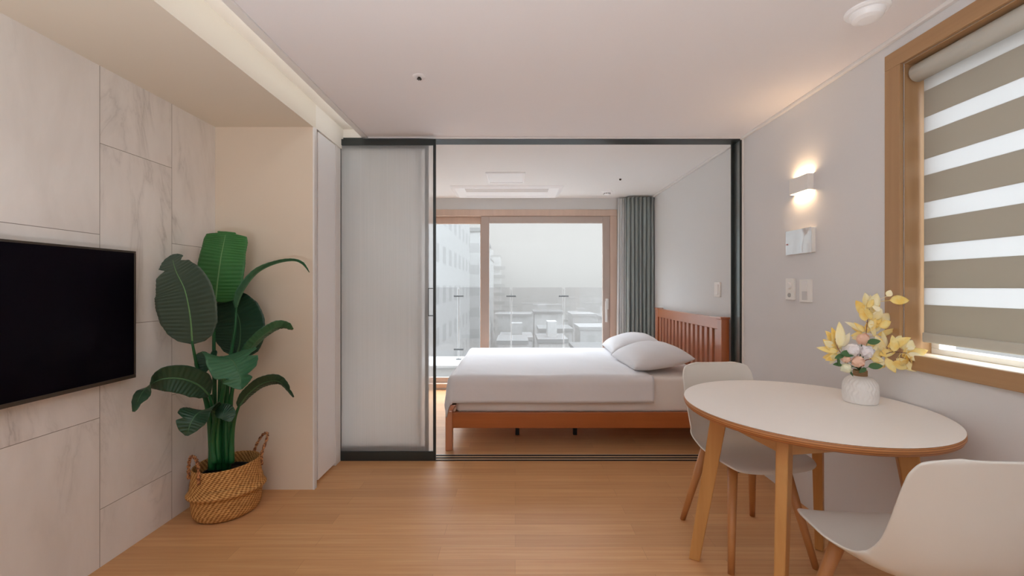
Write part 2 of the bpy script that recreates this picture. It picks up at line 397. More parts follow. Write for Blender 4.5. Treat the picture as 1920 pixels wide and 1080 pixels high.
# cove edge upstand and LED strip lying on it
struct(box('trim_7', XC, XC+.012, YB, Y_PART, Z_C, 2.35, M_COVE))
cl = box('cove_led_strip', XC-.006, XC-.001, YB+.1, Y_PART-.05, 2.302, 2.316, E_COVE)
tag(cl, 'slim lit led strip running along the bright ceiling recess', 'strip light')
struct(box('wall_cove_end', XS-.6, XC+.05, Y_PART, Y_PART+.19, 2.296, 2.5, M_COVE))
# right wall with the window hole
WY0, WY1, WZ0, WZ1 = .52, F/447.5, .935, 2.165
struct(boxes('wall_right', [(XR, XR+.22, YB, WY0, 0, 2.5), (XR, XR+.22, WY0, WY1, 0, WZ0), (XR, XR+.22, WY0, WY1, WZ1, 2.5),
                            (XR, XR+.22, WY1, Y_PART+.02, 0, 2.5)], M_GREYPAPER))
struct(box('wall_bedroom_right', XR, XR+.22, Y_PART+.02, Y_BACK+.15, 0, 2.5, M_BEDPAPER))
struct(box('wall_rear', XL-.15, XR+.22, YB-.2, YB, 0, 2.6, M_GREYPAPER))
# back wall of the bedroom around the balcony window
BX0, BX1, BZ0, BZ1 = -1.80, 1.222, .02, 2.158
struct(boxes('wall_back', [(XL, BX0, Y_BACK, Y_BACK+.15, 0, Z_C), (BX1, XR, Y_BACK, Y_BACK+.15, 0, Z_C), (BX0, BX1, Y_BACK, Y_BACK+.15, BZ1, Z_C),
                           (BX0, BX1, Y_BACK, Y_BACK+.15, -.12, BZ0)], M_BEDPAPER))
# pocket walls left of the opening
struct(box('wall_pocket', XL, -1.262, Y_PART+.19, Y_PART+.24, 0, Z_C, M_BEDPAPER))

# ------------------------------------------------------------------ sliding partition
XP0 = -1.258
YF = F/265.6
pf = empty('partition_frame', (0, 0, 0), 'black metal frame and floor tracks around the opening between living room and bedroom', 'door frame')
box('header', XP0, XR, Y_PART-.0, Y_PART+.115, 2.284, Z_C, M_BLACKAL, pf, .002)
jm = boxes('jamb', [(1.619, XR, Y_PART+.0, Y_PART+.118, 0, 2.284)], M_GREYAL, pf)
boxes('jamb_fin', [(1.604, 1.620, Y_PART-.002, Y_PART+.005, 0, 2.284), (1.598, 1.620, Y_PART+.104, Y_PART+.116, 0, 2.284)], M_BLACKAL, pf)
struct(box('trim_8', XR-.010, XR, Y_PART-.012, Y_PART-.001, 0, 2.28, M_MOULD))
YT = [F/264.6, F/260.9, F/257.2]
tr = boxes('floor_track', [(XP0, 1.588, y-.0075, y+.0075, 0, .004) for y in YT], M_DARKGAP, pf)
boxes('track_lip', [(XP0, 1.588, y+.009, y+.0185, 0, .004) for y in YT], mat('track_lip', srgb(214, 194, 168), .5), pf)
def panel(xr, y, first, lab):
    W = .69; x0, x1 = xr-W, xr; t = .011
    e = empty('sliding_door_panel', (0, 0, 0), lab, 'sliding door', group='fluted glass sliding panels')
    if first: rh0, rh1 = .068, 2.232
    else: rh0, rh1 = .085, 2.222
    boxes('panel_frame', [(x1-(.018 if first else .024), x1, y-t, y+t, .006, 2.275), (x0, x0+.018, y-t, y+t, .006, 2.275)], M_BLACKAL, e, .0015)
    box('bottom_rail', x0+.018, x1-.018, y-t, y+t, .006, rh0, M_BLACKAL, e, .0015)
    box('top_rail', x0+.018, x1-.018, y-t, y+t, rh1, 2.275, M_BLACKAL, e, .0015)
    box('fluted_pane', x0+.018, x1-.018, y-.003, y+.003, rh0, rh1, M_RIBGLASS if first else M_RIBGLASS2, e)
    if first:
        hz0, hz1 = H-(592-CY)/264, H-(540-CY)/264
        hx1 = x1-.016; hx0 = (804-CX)/265.6
        boxes('door_handle', [(hx0, hx0+.004, y-.034, y-.028, hz0, hz1), (hx0, hx1, y-.034, y-.010, hz0, hz0+.005), (hx0, hx1, y-.034, y-.010, hz1-.005, hz1)], M_BLACKAL, e, .001)
panel((817.3-CX)/264.6, YT[0], True, 'front sliding panel of ribbed glass, with a thin black pull handle')
panel((803.6-CX)/260.9, YT[1], False, 'middle ribbed glass sliding panel, showing only a dark stile behind the front panel')
panel((790.5-CX)/257.2, YT[2], False, 'rearmost ribbed glass sliding panel, its stile furthest left behind the other two')

# ------------------------------------------------------------------ balcony window
wy = Y_BACK-.012
fr = struct(boxes('window_1', [(BX0, BX1, wy, Y_BACK+.12, BZ1-.078, BZ1), (BX0, BX1, wy, Y_BACK+.12, BZ0, BZ0+.05),
     (BX0, BX0+.06, wy, Y_BACK+.12, BZ0+.05, BZ1-.078), (BX1-.085, BX1, wy, Y_BACK+.12, BZ0+.05, BZ1-.078)], M_WINWOOD, None, .004))
def sash(x0, x1, y, sl, sr, m, nm):
    z0, z1 = BZ0+.052, BZ1-.08
    s = boxes(nm, [(x0, x0+sl, y, y+.04, z0, z1), (x1-sr, x1, y, y+.04, z0, z1), (x0+sl, x1-sr, y, y+.04, z1-.082, z1), (x0+sl, x1-sr, y, y+.04, z0, z0+.06)], m, fr, .003)
    box('pane', x0+sl, x1-sr, y+.017, y+.023, z0+.06, z1-.082, M_GLASS, s); return s
sr = sash((902-CX)/157, BX1-.087, Y_BACK+.0, .095, .085, M_SASH, 'window_sash_sliding')
sl_ = sash(BX0+.062, (915-CX)/155.5, Y_BACK+.055, .06, .095, M_WINWOOD, 'window_sash_fixed')
hx = (1138-CX)/157
hd = boxes('window_handle', [(hx-.012, hx+.022, Y_BACK-.012, Y_BACK, H-.27, H-.14), (hx-.022, hx+.002, Y_BACK-.045, Y_BACK-.028, H-.42, H-.17), (hx-.012, hx-.002, Y_BACK-.03, Y_BACK-.01, H-.2, H-.18)], M_PVC, sr, .003)

# ------------------------------------------------------------------ side window, blind
cx0 = XR-.016
fw = struct(boxes('window_2', [(cx0, XR+.004, WY0-.075, WY1+.072, WZ1, 2.232), (cx0, XR+.004, WY0-.075, WY1+.072, .893, .953)], M_CASEH, None, .002))
struct(boxes('window_casing_upright', [(cx0, XR+.004, WY1, WY1+.072, .953, WZ1), (cx0, XR+.004, WY0-.075, WY0, .953, WZ1)], M_CASEV, None, .002))
lin = boxes('window_reveal', [(XR+.004, XR+.2, WY1-.003, WY1+.012, WZ0, WZ1), (XR+.004, XR+.2, WY0-.012, WY0+.003, WZ0, WZ1)], M_CASEV); struct(lin)
struct(boxes('window_board', [(XR+.004, XR+.2, WY0, WY1, WZ0, .952)], mat('pale_sill', srgb(226, 208, 184), .4)))
struct(boxes('window_head', [(XR+.004, XR+.2, WY0, WY1, WZ1-.003, WZ1+.012)], M_CASEH))
vx = XR+.115
vf = struct(boxes('window_vinyl_frame', [(vx, vx+.06, WY0, WY1, .952, .975), (vx, vx+.06, WY0, WY1, WZ1-.05, WZ1-.001), (vx, vx+.06, WY1-.035, WY1, .975, WZ1-.05),
     (vx, vx+.06, WY0, WY0+.035, .975, WZ1-.05), (vx+.005, vx+.05, 1.14, 1.19, .975, WZ1-.05)], M_PVC, None, .002))
box('pane', vx+.025, vx+.031, WY0+.035, WY1-.035, .975, WZ1-.05, M_GLASS, vf)
bl = empty('zebra_blind', (0, 0, 0), 'roller blind with alternating taupe and sheer horizontal bands in the oak framed side window', 'blind')
XBl = 1.700; yb0, yb1 = WY0+.012, WY1-.014
bm = bmesh.new()
tube(bm, [(XR+.047, yb0-.002, 2.119), (XR+.047, yb1+.004, 2.119)], .037, 28)
link('roller', bm, M_BLIND_T, bl, True).modifiers.new('b', 'BEVEL').width = .003
sB = F/(yb1); zs = lambda py: H-(py-CY)/446.0
edges = [2.10]+[zs(v) for v in (176, 225, 253, 302, 332, 382, 413, 461, 491, 540, 571, 622)]
bmD, bmS = bmesh.new(), bmesh.new()
for i, (a, b_) in enumerate(zip(edges, edges[1:])):
    bx(bmS if i % 2 == 0 else bmD, XBl-.0008, XBl+.0008, yb0, yb1, b_, a)
link('sheer_band', bmS, M_BLIND_S, bl); link('taupe_band', bmD, M_BLIND_D, bl)
bm = bmesh.new(); bx(bm, XBl-.010, XBl+.006, yb0, yb1, zs(640), zs(622)); link('bottom_rail', bm, M_BLIND_T, bl, False, .004)

# ------------------------------------------------------------------ curtains
def curtain(name, x0, x1, y, amp, n, m, lab, flare=0):
    bm = bmesh.new(); rows = []
    rnd = random.Random(int(x0*100)); ph = [rnd.uniform(-.6, .6) for _ in range(60)]
    N = n*10
    for zi in range(14):
        z = .015+(Z_C-.017-.015)*zi/13; row = []
        for k in range(N+1):
            u = k/N; a = u*n*2*PI
            yy = y+amp*math.sin(a+ph[int(u*n)]*.0+.25*math.sin(z*2+u*9))*(.75+.25*(1-zi/13))+.006*math.sin(a*2.3+z)
            xl = x0-flare*(1-zi/13); row.append(Vector((xl+(x1-xl)*u+.004*math.cos(a), yy, z)))
        rows.append(row)
    loft(bm, rows, False, False)
    o = link(name, bm, m, None, True); md = o.modifiers.new('s', 'SOLIDIFY'); md.thickness = .002; md.offset = 0
    tag(o, lab, 'curtain')
curtain('curtain', (1175-CX)/162, XR-.012, Y_BACK-.13, .030, 7, M_CURTAIN, 'heavy dark grey curtain gathered in the bedroom corner beside the headboard')
curtain('sheer_curtain', (1158.5-CX)/158.5, (1178-CX)/158.5, Y_BACK-.06, .018, 5, M_SHEER, 'thin white sheer curtain gathered between window and grey curtain', .02)

# ------------------------------------------------------------------ balcony
by0, by1 = F/130, F/115
struct(box('floor_balcony', -4, 4, Y_BACK+.12, by0+.05, -.25, -.10, mat('pale_concrete', srgb(170, 168, 166), .8)))
struct(boxes('wall_parapet', [(-4, 4, by0+.03, by1, -.5, .06), (-4, 4, by0, by1, .06, .095)], mat('parapet_paint', srgb(165, 164, 162), .7)))
YR = F/120.0
for i in range(6):
    sp = 98.5/120; x0 = (860-CX)/120+(i-3)*sp+.022; x1 = x0+sp-.044
    o = box('balcony_railing_glass', x0, x1, YR-.006, YR+.006, .13, 1.222, M_RAILGLASS)
    labs = ['', '', 'clear glass railing panel at far left, seen behind the fixed window pane', 'glass railing panel crossed by the timber window mullion',
            'glass railing panel in the middle of the sliding window', 'rightmost glass railing panel, beside the window handle']
    if i < 2: o['label'] = 'glass balcony railing panel hidden behind the ribbed sliding doors'
    else: o['label'] = labs[i]
    o['category'] = 'railing panel'; o['group'] = 'glass panels of the balcony railing'
for i in range(5):
    xp = (860-CX)/120+(i-2)*98.5/120
    e = empty('railing_post', (xp, YR, .095), ['thin steel railing post hidden behind the ribbed doors', 'thin steel railing post hidden behind the ribbed doors', 'thin steel railing post behind the fixed left window pane',
        'thin steel railing post just right of the timber mullion', 'thin steel railing post near the window handle'][i], 'post', group='posts of the balcony railing')
    box('post', -.006, .006, .014, .026, 0, 1.10, M_SATIN, e)
    for z in (.158, .99):
        box('clamp', -.075, .075, .008, .018, z-.010, z+.012, mat('clamp_steel', srgb(70, 70, 70), .5), e, .003)
        box('clamp', -.075, .075, -.018, -.008, z-.010, z+.012, MC['clamp_steel'], e, .003)
    box('base_shoe', -.04, .04, -.02, .05, 0, .012, MC['clamp_steel'], e)

# ------------------------------------------------------------------ the city beyond
def facade(wall, win, fx, fz, wx=.5, wz=.45):
    def f(n, b, o):
        t = n.nodes.new('ShaderNodeTexCoord'); s = n.nodes.new('ShaderNodeSeparateXYZ'); n.links.new(t.outputs['Object'], s.inputs[0])
        h = math_(n, 'FRACT', math_(n, 'DIVIDE', math_(n, 'ADD', s.outputs['X'], s.outputs['Y']), fx)); v = math_(n, 'FRACT', math_(n, 'DIVIDE', s.outputs['Z'], fz))
        k = math_(n, 'MULTIPLY', math_(n, 'LESS_THAN', h, wx), math_(n, 'LESS_THAN', v, wz))
        n.links.new(mixc(n, k, wall, win), b.inputs['Base Color'])
    return f
gcol = lambda g: (g, g*.99, g*.98)
struct(box('ground_city', -500, 500, 14, 900, -31, -30, mat('city_ground', gcol(.16), .9)))
rnd = random.Random(7)
FM = [mat('facade_%d' % i, (.2,)*3, .8, spec=.1, build=facade(gcol(a), gcol(b), fx, fz)) for i, (a, b, fx, fz) in enumerate([(.46, .37, 3, 3), (.52, .42, 4, 3), (.42, .34, 2.5, 3), (.56, .46, 3.5, 3), (.32, .25, 3, 3), (.37, .29, 3.2, 3)])]
ROOFM = [mat('roof_%d' % i, gcol(a), .9) for i, a in enumerate([.14, .2, .26, .32])]
def building(cx, cy, wx, wy_, z1, z0=-30, rz=0, fm=0, rm=0, label='', group=None, name='apartment_block', pent=True, cat='building'):
    e = empty(name, (cx, cy, z0), label, cat, rz, group)
    box('facade', -wx/2, wx/2, -wy_/2, wy_/2, 0, z1-z0, FM[fm], e)
    box('roof', -wx/2-.2, wx/2+.2, -wy_/2-.2, wy_/2+.2, z1-z0, z1-z0+.5, ROOFM[rm], e)
    if pent: box('roof_hut', -wx*.15, wx*.2, -wy_*.2, wy_*.2, z1-z0+.5, z1-z0+2.6, FM[(fm+1) % 4], e)
    return e
# near tall block at left, stepping down away from us
building(-13.5, 40, 16, 22, 9.6, fm=4, rm=1, label='tall pale apartment block at far left, nearest to the balcony', name='tower_block')
building(-13.0, 72, 16, 26, 9.0, fm=5, rm=0, label='stepped apartment block just behind the nearest tall block', name='tower_block')
building(-14.5, 112, 16, 30, 8.5, fm=3, rm=2, label='far end apartment block of the receding row at left', name='tower_block')
e = building(-9.6, 150, 9, 12, 11.6, fm=3, rm=1, label='slim tower with balconies showing just right of the timber mullion', name='balcony_tower')
for k in range(13): box('balcony', 2.0, 6.2, -6.6, -4, k*3+1.2, k*3+2.3, ROOFM[0], e)
rows_ = [(58, 636), (74, 618), (93, 604), (115, 592), (142, 582), (175, 572), (215, 563), (260, 556), (315, 550)]
for ri, (Y, py) in enumerate(rows_):
    zt = H-(py-CY)/F*Y
    if ri: struct(box('ground_terrace', -.4*Y, .4*Y, Y-8, rows_[min(ri+1, 8)][0]-8.01 if ri < 8 else Y+14, -30, zt-8, MC['city_ground']))
    x = -.05*Y+rnd.uniform(0, 2) if ri < 6 else -.10*Y
    while x < .26*Y:
        w_ = rnd.uniform(.035, .062)*Y+1.5; xc = x+w_/2; x += w_+rnd.uniform(.6, .02*Y+1)
        if ri == 4 and xc+w_/2 > -15 and xc-w_/2 < -3: continue
        side = (xc/Y*F+CX)
        zone = 'left of the nearest post' if side < 955 else ('between the two visible posts' if side < 1056 else 'right of the second post')
        row = ('lowest rows' if ri < 3 else ('middle rows' if ri < 6 else 'farthest rows'))
        dd = rnd.uniform(6, 9)
        pt = rnd.random() < .5
        building(xc, Y+dd/2-3, w_, dd, zt+rnd.uniform(-1.5, 1.8)*(1+ri*.12), z0=zt-8 if ri else -30, fm=rnd.randrange(4), rm=rnd.randrange(4), rz=0,
                 label='pale flat-roofed house '+('with a roof hut, ' if pt else 'with a bare roof, ')+row+', '+zone, group='low-rise houses beyond the railing', name='low_rise_house', pent=pt, cat='house')
m = bpy.data.materials.new('city_haze'); m.use_nodes = True; n_ = m.node_tree; n_.nodes.clear()
oo = n_.nodes.new('ShaderNodeOutputMaterial'); vv = n_.nodes.new('ShaderNodeVolumePrincipled'); vv.inputs['Density'].default_value = .014
vv.inputs['Color'].default_value = (.34, .315, .290, 1); n_.links.new(vv.outputs[0], oo.inputs['Volume'])
hz = box('haze', -420, 420, 8, 700, -40, 15, m); tag(hz, 'pale haze lying over the city beyond the balcony', 'haze', kind='stuff')
# far ridge
bm = bmesh.new(); rr = []
for k in range(80):
    x = -320+k*8; rr.append(x)
top = [bm.verts.new((x, 420, -3+3.5*math.sin(x*.021)+2*math.sin(x*.053+1))) for x in rr]; bot = [bm.verts.new((x, 360, -30)) for x in rr]; bk = [bm.verts.new((x, 480, -30)) for x in rr]
for i in range(79):
    bm.faces.new((bot[i], bot[i+1], top[i+1], top[i])); bm.faces.new((top[i], top[i+1], bk[i+1], bk[i]))
struct(link('ground_ridge', bm, mat('ridge', gcol(.22), .9)))

# ================================================================== CEILING FIXTURES
def disc(name, x, y, prof, m, lab, cat, n=40):
    e = empty(name, (x, y, Z_C), lab, cat); bm = bmesh.new(); lathe(bm, [(r, -z) for r, z in prof], n, cap=True); link('cover', bm, m, e, True); return e
q = P(1628, 22, F/489)
e = empty('smoke_detector', (1.355, F/487, Z_C), 'round white smoke detector on the living room ceiling near the side window', 'smoke detector')
bm = bmesh.new(); lathe(bm, [(.072, 0), (.072, -.006), (.066, -.012)], 48, cap=True); link('base_ring', bm, M_WHITE, e, False)
bm = bmesh.new(); lathe(bm, [(.056, -.012), (.056, -.018), (.048, -.034), (.030, -.040)], 48, cap=True); link('cover', bm, M_WHITE, e, False, .002)
def sprinkler(x, y, lab, r=.045):
    e = empty('sprinkler_head', (x, y, Z_C), lab, 'sprinkler')
    bm = bmesh.new(); lathe(bm, [(r, 0), (r*.96, -.003), (.018, -.005)], 32, cap=True); link('escutcheon', bm, M_CEIL, e, True)
    bm = bmesh.new(); lathe(bm, [(.008, -.004), (.008, -.010), (.011, -.011), (.011, -.013), (.004, -.014)], 16, cap=True)
    for a in range(6): bx(bm, -.0015+.010*math.cos(a*PI/3), .0015+.010*math.cos(a*PI/3), -.0015+.010*math.sin(a*PI/3), .0015+.010*math.sin(a*PI/3), -.016, -.011)
    link('nozzle', bm, mat('sprinkler_bronze', srgb(70, 60, 52), .4, metal=.6), e)
sprinkler(-.486, F/370, 'small sprinkler head in the middle of the living room ceiling', .034)
e = empty('sprinkler_head', ((1163-CX)/190, F/190, Z_C), 'tiny dark sprinkler head on the bedroom ceiling', 'sprinkler')
bm = bmesh.new(); lathe(bm, [(.011, 0), (.010, -.012), (.004, -.015)], 16, cap=True); link('nozzle', bm, MC['sprinkler_bronze'], e)
e = empty('fire_detector', ((1138-CX)/168, F/168, Z_C), 'small white fire detector on the bedroom ceiling near the curtain', 'smoke detector')
bm = bmesh.new(); lathe(bm, [(.060, 0), (.058, -.012), (.035, -.018), (.033, -.034), (.02, -.038)], 32, cap=True); link('cover', bm, M_WHITE, e)
bm = bmesh.new()
for a in range(10): bx(bm, -.004+.034*math.cos(a*PI/5), .004+.034*math.cos(a*PI/5), -.004+.034*math.sin(a*PI/5), .004+.034*math.sin(a*PI/5), -.030, -.024)
link('vent_slot', bm, M_DARKGAP, e)
# access hatch
hx0, hx1, hy0, hy1 = -.277, .094, F/202, F/184
e = empty('ceiling_hatch', (0, 0, 0), 'small square white access hatch with raised rim on the bedroom ceiling', 'access hatch')
boxes('rim', [(hx0, hx1, hy0, hy0+.022, Z_C-.013, Z_C), (hx0, hx1, hy1-.022, hy1, Z_C-.013, Z_C), (hx0, hx0+.022, hy0+.022, hy1-.022, Z_C-.013, Z_C), (hx1-.022, hx1, hy0+.022, hy1-.022, Z_C-.013, Z_C)], M_WHITE, e, .004)
box('hatch_panel', hx0+.022, hx1-.022, hy0+.022, hy1-.022, Z_C-.006, Z_C, M_WHITE, e)
# one-way cassette air conditioner
ax0, ax1, ay0, ay1 = -.695, .515, F/178.5, F/159
e = empty('air_conditioner', (0, 0, 0), 'wide white one-way cassette air conditioner in the bedroom ceiling above the window', 'air conditioner')
bm = bmesh.new(); vs = bx(bm, ax0, ax1, ay0, ay1, Z_C-.024, Z_C-.001)
for v in vs:
    if v.co.z < Z_C-.01:
        v.co.x += .05 if v.co.x < 0 else -.05; v.co.y += .03 if v.co.y < (ay0+ay1)/2 else -.03
link('housing', bm, M_WHITE, e, False, .004)
boxes('intake_grille', [(ax0+.16, ax1-.16, ay0+.05+k*.018, ay0+.058+k*.018, Z_C-.026, Z_C-.021) for k in range(9)], M_MOULD, e)
box('air_flap', ax0+.14, ax1-.14, ay1-.16, ay1-.06, Z_C-.030, Z_C-.021, M_WHITE, e, .003)
# added fill panel, out of view above the camera, brightens the living room
e = empty('added_fill_panel', (0, 0, 0), 'added flat fill light panel out of view above the camera, brightening the living room', 'fill light')
box('lamp_body', -.62, .72, -.35, .35, Z_C-.05, Z_C, M_WHITE, e, .004)
box('lamp_diffuser', -.60, .70, -.33, .33, Z_C-.056, Z_C-.051, E_FILL_PANEL, e)

e = empty('added_fill_uplight', (-.45, -.40, 0), 'added low fill uplighter out of view behind the camera, brightening the living room ceiling', 'floor lamp')  # added unseen uplighter, bounces fill light off the living room ceiling
bm = bmesh.new(); lathe(bm, [(.15, 0), (.15, .02), (.02, .03), (.015, .035)], 32, cap=True); link('base', bm, M_SATIN, e)
bm = bmesh.new(); tube(bm, [(0, 0, .03), (0, 0, .72)], .012, 12); link('pole', bm, M_SATIN, e, True)
bm = bmesh.new(); lathe(bm, [(.03, .70), (.16, .74), (.24, .82), (.235, .82), (.15, .75), (.02, .72)], 40); link('fill_bowl', bm, M_PLATE, e, True)
bm = bmesh.new(); bmesh.ops.create_circle(bm, cap_ends=True, radius=.21, segments=32, matrix=Matrix.Translation((0, 0, .80))); link('fill_disc', bm, E_FILL_UP, e)
# ================================================================== RIGHT WALL FITTINGS
def onwall(px, X): return F*X/(px-CX)
xf = 1.591
y1_, y0_ = onwall(1480, xf), onwall(1514, xf)
e = empty('wall_sconce', (0, 0, 0), 'white rectangular up-and-down wall sconce glowing warm on the grey wall', 'wall lamp')
z0s, z1s = 1.762, 1.850
boxes('lamp_body', [(xf, xf+.003, y0_, y1_, z0s, z1s), (xf+.003, XR-.001, y0_, y0_+.003, z0s, z1s), (xf+.003, XR-.001, y1_-.003, y1_, z0s, z1s), (XR-.003, XR, y0_+.003, y1_-.003, z0s+.002, z1s-.002)], M_PLATE, e)
bm = bmesh.new(); bx(bm, xf+.004, XR-.004, y0_+.004, y1_-.004, z1s-.014, z1s-.010); bx(bm, xf+.004, XR-.004, y0_+.004, y1_-.004, z0s+.010, z0s+.014)
link('lamp_diffuser', bm, E_SCONCE, e)
# door phone
xf = 1.600; y1_, y0_ = onwall(1473, xf), onwall(1521, xf)
e = empty('door_phone', (0, 0, 0), 'pearly glossy rectangular door phone monitor on the wall under the sconce', 'intercom')
bm = bmesh.new(); N = 16; rows = []
for i in range(N+1):
    u = i/N; yy = y1_+(y0_-y1_)*u; row = []
    for j in range(9):
        v = j/8; wv = .0035*math.exp(-((u-.72+.06*math.sin(v*6))/.09)**2)
        row.append(Vector((xf-wv*math.sin(PI*min(1, v*1.0))+.001, yy, 1.418+.138*v)))
    rows.append(row)
loft(bm, rows, False, False); link('front_cover', bm, M_CHROME, e, True)
box('back_box', xf+.002, XR, y0_, y1_, 1.418, 1.556, M_PLATE, e, .003)
box('call_button', xf-.004, xf+.001, y1_-.020, y1_-.010, 1.475, 1.482, mat('red_dot', srgb(190, 120, 120), .5), e)
# two wall controls
xf = 1.612
y1_, y0_ = onwall(1472.6, xf), onwall(1488, xf)
e = empty('thermostat', (0, 0, 0), 'narrow white wall control with a round dial, left of the switch plate', 'thermostat')
box('cover_plate', xf, XR, y0_, y1_, 1.154, 1.280, M_PLATE, e, .003)
ymid = (y0_+y1_)/2
bm = bmesh.new(); tube(bm, [(xf+.001, ymid, 1.237), (xf-.010, ymid, 1.237)], [.022, .019], 24); link('dial', bm, M_CERAMIC, e, False, .001)
bm = bmesh.new(); tube(bm, [(xf+.001, ymid, 1.182), (xf-.003, ymid, 1.182)], .013, 20); link('indicator', bm, mat('grey_indicator', srgb(160, 158, 154), .5), e)
y1_, y0_ = onwall(1498.5, xf), onwall(1519.5, xf)
e = empty('light_switch', (0, 0, 0), 'white wall switch plate to the right of the round-dial control', 'light switch')
box('cover_plate', xf, XR, y0_, y1_, 1.145, 1.272, M_PLATE, e, .003)
box('rocker', xf-.004, xf+.001, y0_+.025, y1_-.025, 1.212, 1.262, M_CERAMIC, e, .002)
box('rocker', xf-.003, xf+.001, y0_+.025, y1_-.025, 1.158, 1.206, mat('switch_grey', srgb(206, 203, 200), .4), e, .002)
y1_, y0_ = onwall(1339, xf), onwall(1349, xf)
e = empty('light_switch', (0, 0, 0), 'white bedroom light switch above the headboard', 'light switch')
box('cover_plate', xf, XR, y0_, y1_, 1.150, 1.268, M_PLATE, e, .003)
box('rocker', xf-.005, xf+.001, y0_+.02, y1_-.02, 1.168, 1.250, M_CERAMIC, e, .002)

# ================================================================== TELEVISION
e = empty('television', (XL+.001, 1.4, 1.1), 'large black flat television mounted on the marble tiled wall', 'television')
tx = -1.77-XL; ty1 = F*1.77/(CX-255)-1.4; ty0 = ty1-1.06; tz0, tz1 = .808-1.1, 1.396-1.1
box('back_shell', 0, .030, ty0+.03, ty1-.03, tz0+.03, tz1-.03, M_POT, e, .01)
boxes('bezel', [(.030, tx, ty0, ty1, tz1-.009, tz1), (.030, tx, ty0, ty1, tz0, tz0+.016), (.030, tx, ty0, ty0+.009, tz0+.016, tz1-.009), (.030, tx, ty1-.009, ty1, tz0+.016, tz1-.009)], M_BEZEL, e, .0015)
box('screen', .032, tx-.002, ty0+.009, ty1-.009, tz0+.016, tz1-.009, M_SCREEN, e)

# ================================================================== BED
SN, SF = 250.0, 170.0
by_n, by_f = F/SN, F/SF
bed = empty('bed_frame', (0, 0, 0), 'honey pine double bed frame with slatted headboard against the bedroom wall', 'bed')
hxa, hxb = 1.544, 1.606
for y0, y1 in ((by_n, by_n+.062), (by_f-.062, by_f)):
    boxes('headboard_post', [(hxa, hxb, y0, y1, 0, .985), (hxa-.008, hxb+.004, y0-.008, y1+.008, .985, 1.003)], M_BEDZ, bed, .004)
ya, yb_ = by_n+.062, by_f-.062
box('top_rail', hxa+.008, hxb-.018, ya, yb_, .905, .995, M_BEDY, bed, .004)
box('lower_rail', hxa+.008, hxb-.018, ya, yb_, .40, .50, M_BEDY, bed, .004)
n = 15
for i in range(n):
    yc = ya+(yb_-ya)*(i+.5)/n
    box('slat', hxa+.014, hxb-.026, yc-.022, yc+.022, .50, .905, M_BEDZ, bed, .002)
box('side_rail', (845-CX)/SN, hxa, by_n+.012, by_n+.040, .166, .284, M_BEDX, bed, .004)
box('side_rail', (845-CX)/SN, hxa, by_f-.040, by_f-.012, .166, .284, M_BEDX, bed, .004)
fx0 = (835-CX)/SN; fx1 = (848-CX)/SN
for y0, y1 in ((by_n, by_n+.055), (by_f-.055, by_f)):
    bm = bmesh.new(); vs = bx(bm, fx0, fx1, y0, y1, 0, .30)
    for v in vs:
        if v.co.z > .1 and v.co.x > (fx0+fx1)/2: v.co.x += 0
    vs = bx(bm, fx0, fx1, y0, y1, .30, .345)
    for v in vs:
        if v.co.z > .32: v.co.x += .028
    link('foot_post', bm, M_BEDZ, bed, False, .004)
bm = bmesh.new(); vs = bx(bm, fx0+.008, fx0+.034, by_n+.055, by_f-.055, .17, .33)
link('footboard', bm, M_BEDY, bed, False, .004)
boxes('bed_slats', [(fx0+.06+k*.16, fx0+.13+k*.16, by_n+.04, by_f-.04, .255, .27) for k in range(13)], M_BEDY, bed)
for k, x in enumerate(((970-CX)/225, (1078-CX)/225)):
    box('support_leg', x-.016, x+.016, F/225-.016, F/225+.016, 0, .255, M_POT, bed, .003)
box('centre_rail', fx0+.05, hxa, F/225-.02, F/225+.02, .225, .255, M_BEDX, bed)

def rbox(name, x0, x1, y0, y1, z0, z1, r, m, parent=None, seg=4):
    bm = bmesh.new(); bx(bm, x0, x1, y0, y1, z0, z1)
    bmesh.ops.bevel(bm, geom=bm.edges[:], offset=r, segments=seg, affect='EDGES', profile=.5)
    return link(name, bm, m, parent, True)
mx0, mx1, my0, my1 = -.455, 1.536, by_n+.042, by_f-.045
MT = .545
o = rbox('mattress', mx0, mx1, my0, my1, .272, MT, .035, M_MATT); tag(o, 'thick white mattress with fitted sheet on the pine bed frame', 'mattress')
